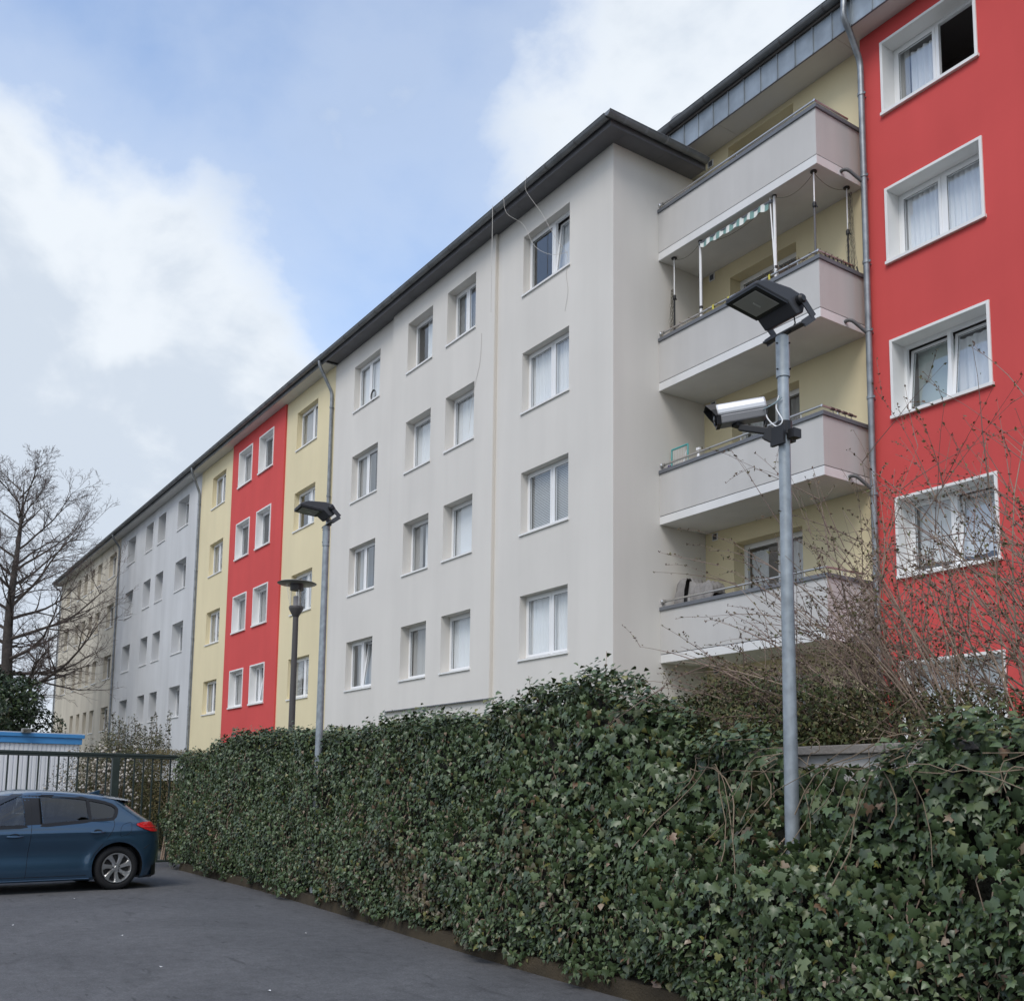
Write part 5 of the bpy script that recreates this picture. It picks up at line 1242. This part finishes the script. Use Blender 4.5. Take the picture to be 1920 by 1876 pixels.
        # panel gaps
        for pts in ([(2.09 - .06 * (z - .22), z) for z in np.linspace(.22, .97, 16)], [(2.045 - .04 * (z - .97), z) for z in np.linspace(.97, 1.40, 8)],
                    [(.885, 1.06), (.87, 1.0), (.88, .94), (.91, .87), (.97, .78), (1.06, .66), (1.15, .54), (1.20, .45)],
                    [(2.95, z) for z in np.linspace(.25, .95, 14)], [(u, .235) for u in np.linspace(1.25, 2.95, 30)],
                    [(.30, .98), (.27, .80), (.20, .70), (.10, .66)], [(.42, .60), (.33, .66), (.20, .70)]):
            G().tube([pt(u, z, side, .0005) for u, z in pts], .0035, 4).build('panel_gap', SEAM, body)
        # fuel flap outline on the near rear wing
        if side == 1:
            fl = [(.70 + .085 * math.copysign(abs(math.cos(a)) ** .6, math.cos(a)), .90 + .085 * math.copysign(abs(math.sin(a)) ** .6, math.sin(a)) - .05 * math.cos(a)) for a in np.linspace(0, 2 * math.pi, 33)]
            G().tube([pt(u, z, side, .0005) for u, z in fl], .0025, 4).build('fuel_flap', SEAM, body)
        # handles
        for u0, z0 in ((1.01, .862), (2.16, .815)):
            h = G(); A = [pt(u0 + .22 * s - .0, z0 - .006 * math.sin(s * 3.14) + .0, side, .018 + .018 * math.sin(math.pi * s)) for s in np.linspace(0, 1, 9)]
            hd = G().tube(A, [.010, .015, .017, .017, .017, .017, .017, .015, .010], 8).build('door_handle', PAINT, car, smooth=True)
            patch([(u0 + .11 + .065 * math.cos(a), z0 + .008 + .034 * math.sin(a)) for a in np.linspace(0, 6.283, 17)[:-1]], .002, 'handle_recess', TRIM, hd, side)
        # sill strip and lower trim
        G().tube([pt(u, .185, side, .004) for u in np.linspace(1.2, 3.1, 30)], .012, 6).build('sill_trim', PAINT, body, smooth=True)
        # tail lamp wraps round the corner
        RED = mat('tail_lamp_red', (.55, .012, .015), .12, spec=.6, coat=.6)
        tl = [(.12, .99), (.20, 1.012), (.32, 1.02), (.44, 1.008), (.535, .985), (.55, .965), (.50, .935), (.42, .90), (.33, .868), (.24, .858), (.14, .865)]
        lo_ = patch(tl, .016, 'tail_lamp', RED, car, side)
        ring(tl, grow(tl, .006), .006, 'lamp_trim', TRIM, lo_, side)
        G().tube([pt(u, .93, side, .016) for u in np.linspace(.16, .48, 8)], .007, 6).build('light_bar', mat('lamp_red_bright', (.8, .05, .05), .2), lo_)
        # wheel arch liner and edge
        for wu in (UW, 3.50):
            arch = G(); n = 28
            for k in range(n):
                a0, a1 = -.35 + (math.pi + .7) * k / n, -.35 + (math.pi + .7) * (k + 1) / n
                p0 = (wu + AR * math.cos(a0), .335 + AR * math.sin(a0)); p1 = (wu + AR * math.cos(a1), .335 + AR * math.sin(a1))
                if min(p0[1], p1[1]) < .15: continue
                A = pt(*p0, side, -.001); B = pt(*p1, side, -.001); xi = CX + side * .42
                arch.quad(A, B, (xi, B[1], B[2]), (xi, A[1], A[2]))
            arch.quad(*[(CX + side * .425, UW - wu + AR * 1.02 * math.cos(a), .335 + AR * 1.02 * math.sin(a)) for a in np.linspace(-.3, math.pi + .3, 20)])
            arch.build('arch_liner', TRIM, body)
            # wheel
            wx = CX + side * (W0 - .105 - .03 + .0); yc = UW - wu
            def wl(prof, n=40): 
                q = G().lathe(prof, n, (0, 0, 0), 'x'); q.v = [(wx + side * v[0], yc + v[1], .325 + v[2]) for v in q.v]; return q
            tyre = wl([(.215, .02), (.225, .095), (.262, .108), (.300, .100), (.318, .085), (.326, .06), (.326, -.06), (.318, -.085), (.25, -.1), (.21, -.09)]).build('wheel', TYRE, car, smooth='all')
            rim = wl([(.222, .100), (.219, .106), (.207, .104), (.200, .09), (.197, .03), (.19, -.08)]); rim.build('rim', ALLOY, tyre, smooth=True)
            wl([(.19, .02), (.12, .018), (.001, .018)]).build('brake_disc', mat('brake_dark', (.06, .058, .055), .5, metal=.5), tyre)
            hub = wl([(.001, .098), (.026, .098), (.030, .094), (.034, .086), (.068, .082), (.075, .05), (.075, .02)], 28).build('hub', ALLOY, tyre, smooth=True)
            for k in range(7):
                a = 2 * math.pi * k / 7 + .25; sp = G(); n = 7; prev = None
                for j in range(n + 1):
                    s = j / n; rr = .05 + .155 * s; tw = a + .13 * s * s * side; wd = (.024 + .013 * s + .016 * max(0, s - .7) / .3); d1 = .086 + .016 * s
                    c, sn = math.cos(tw), math.sin(tw); row = []
                    for (o1, dd) in ((-wd, d1 - .014), (-wd * .7, d1), (wd * .7, d1), (wd, d1 - .014)):
                        row.append((wx + side * dd, yc + rr * c - o1 * sn, .325 + rr * sn + o1 * c))
                    if prev:
                        for q in range(3): sp.quad(prev[q], prev[q + 1], row[q + 1], row[q])
                        sp.quad(prev[0], row[0], (row[0][0] - side * .03, row[0][1], row[0][2]), (prev[0][0] - side * .03, prev[0][1], prev[0][2]))
                        sp.quad(prev[3], row[3], (row[3][0] - side * .03, row[3][1], row[3][2]), (prev[3][0] - side * .03, prev[3][1], prev[3][2]))
                    prev = row
                sp.build('spoke', ALLOY, tyre, smooth=True)
            for k in range(5):
                a = 2 * math.pi * k / 5 + .5; q = G().lathe([(.001, .0895), (.009, .0895), (.010, .08)], 8, (0, 0, 0), 'x'); q.v = [(wx + side * v[0], yc + v[1] + .05 * math.cos(a), .325 + v[2] + .05 * math.sin(a)) for v in q.v]; q.build('wheel_nut', TRIM, hub)
    # rear: hatch glass, spoiler, bumper insert, plate; antenna
    rg = G(); prev = None
    for z in np.linspace(1.03, 1.30, 8):
        a = float(np.interp(z, zc, rz)); row = []
        for s in np.linspace(-1, 1, 15):
            w = Wz(z) * .72 * s; lo_u, hi_u = a, a + 1.0
            for _ in range(24):
                m_ = (lo_u + hi_u) / 2
                if half(m_, z) < abs(w): lo_u = m_
                else: hi_u = m_
            row.append((CX + w, UW - lo_u + .006, z - roofdrop(lo_u, z)))
        if prev:
            for q in range(14): rg.quad(prev[q], prev[q + 1], row[q + 1], row[q])
        prev = row
    rg.build('rear_window', mat('rear_glass_dark', (.01, .011, .013), .06, spec=.6), car, smooth='all')
    wsd = G(); prev = None
    for z in np.linspace(1.03, 1.385, 9):
        b = float(np.interp(z, zc, fz)); row = []
        for s_ in np.linspace(-1, 1, 17):
            w = Wz(z) * .84 * s_; hi_u, lo_u = b, b - 1.1
            for _ in range(24):
                m_ = (lo_u + hi_u) / 2
                if half(m_, z) < abs(w): hi_u = m_
                else: lo_u = m_
            row.append((CX + w, UW - hi_u - .008, z - roofdrop(hi_u, z) + .004))
        if prev:
            for q in range(16): wsd.quad(prev[q], prev[q + 1], row[q + 1], row[q])
        prev = row
    wsd.build('windscreen', mat('rear_glass_dark', (.01, .011, .013)), car, smooth='all')
    for side in (1, -1):
        hl = patch([(3.86, .80), (4.02, .80), (4.16, .775), (4.24, .735), (4.22, .695), (4.10, .70), (3.96, .735)], .012, 'headlight', mat('headlight_clear', (.55, .57, .60), .08, metal=.4, coat=1.0), car, side)
        mx = CX + side * (Wz(.98) + .10); my = UW - 2.98
        mir = G().lathe([(.001, -.09), (.06, -.075), (.085, -.02), (.085, .02), (.055, .07), (.001, .08)], 14, (0, 0, 0), 'x'); mir.v = [(mx + v[0], my + v[1] * .55, 1.03 + v[2] * .85) for v in mir.v]
        mo = mir.build('wing_mirror', PAINT, car, smooth=True)
        G().bar((CX + side * (Wz(.97) - .03), my, .97), (mx, my, 1.0), .06, .03).build('mirror_foot', TRIM, mo)
        patch([(4.20, .42), (4.30, .42), (4.30, .60), (4.20, .56)], .008, 'air_vent', TRIM, body, side)
    gril = G().box(CX - .20, CX + .20, UW - 4.378, UW - 4.30, .53, .65).build('grille', TRIM, car, bevel=.02)
    spo = G(); prev = None
    for s in np.linspace(-1, 1, 17):
        x = CX + s * .60; ta = .47 + .12 * abs(s) ** 3; row = [(x, UW - ta, 1.335 - .03 * s * s), (x, UW - ta - .02, 1.352 - .03 * s * s), (x, UW - ta - .40, 1.425 - .055 * s * s), (x, UW - ta - .35, 1.36 - .05 * s * s), (x, UW - ta - .10, 1.30 - .03 * s * s)]
        if prev:
            for q in range(5): spo.quad(prev[q], prev[(q + 1) % 5], row[(q + 1) % 5], row[q])
        prev = row
    spo.build('spoiler', PAINT, car, smooth=True)
    G().prism([(UW - 1.02, 1.425), (UW - .85, 1.415), (UW - .83, 1.475), (UW - .86, 1.48)], CX - .018, CX + .018, 'x').build('antenna_fin', PAINT, car, bevel=.006)
    lowb = G(); prev = None
    for s in np.linspace(-1, 1, 25):
        w = s * .80; lo_u, hi_u = .0, 1.0
        for _ in range(22):
            m_ = (lo_u + hi_u) / 2
            if half(m_, .30) < abs(w): lo_u = m_
            else: hi_u = m_
        row = [(CX + w, UW - lo_u + .012, .19), (CX + w, UW - lo_u + .012, .40), (CX + w, UW - lo_u - .05, .16)]
        if prev: lowb.quad(prev[0], row[0], row[1], prev[1]).quad(prev[2], row[2], row[0], prev[0])
        prev = row
    lowb.build('bumper_insert', TRIM, car, smooth='all')
    pl_ = G().box(CX - .26, CX + .26, UW + .004, UW + .02, .62, .73).build('number_plate', PVC, car)
    # interior
    INT = mat('car_interior', (.022, .022, .024), .85)
    G().box(CX - .70, CX + .70, UW - 3.3, UW - .35, .35, .62).build('cabin_floor', INT, car)
    for xx in (-.38, .38):
        for (uu, hh) in ((2.35, 1.12), (1.30, 1.05)):
            st = G().prism([(UW - uu, .55), (UW - uu + .14, .55), (UW - uu + .30, hh), (UW - uu + .20, hh)], CX + xx - .24, CX + xx + .24, 'x').build('seat', INT, car, bevel=.03)
            G().prism([(UW - uu + .21, hh + .02), (UW - uu + .30, hh + .02), (UW - uu + .32, hh + .18), (UW - uu + .25, hh + .19)], CX + xx - .12, CX + xx + .12, 'x').build('headrest', INT, st, bevel=.02)
    G().box(CX - .68, CX + .68, UW - 3.25, UW - 2.9, .6, .95).build('dashboard', INT, car, bevel=.04)
    G().box(CX - .80, CX + .80, UW - 4.1, UW - .25, .17, .20).build('underbody', TRIM, car)
build_car()
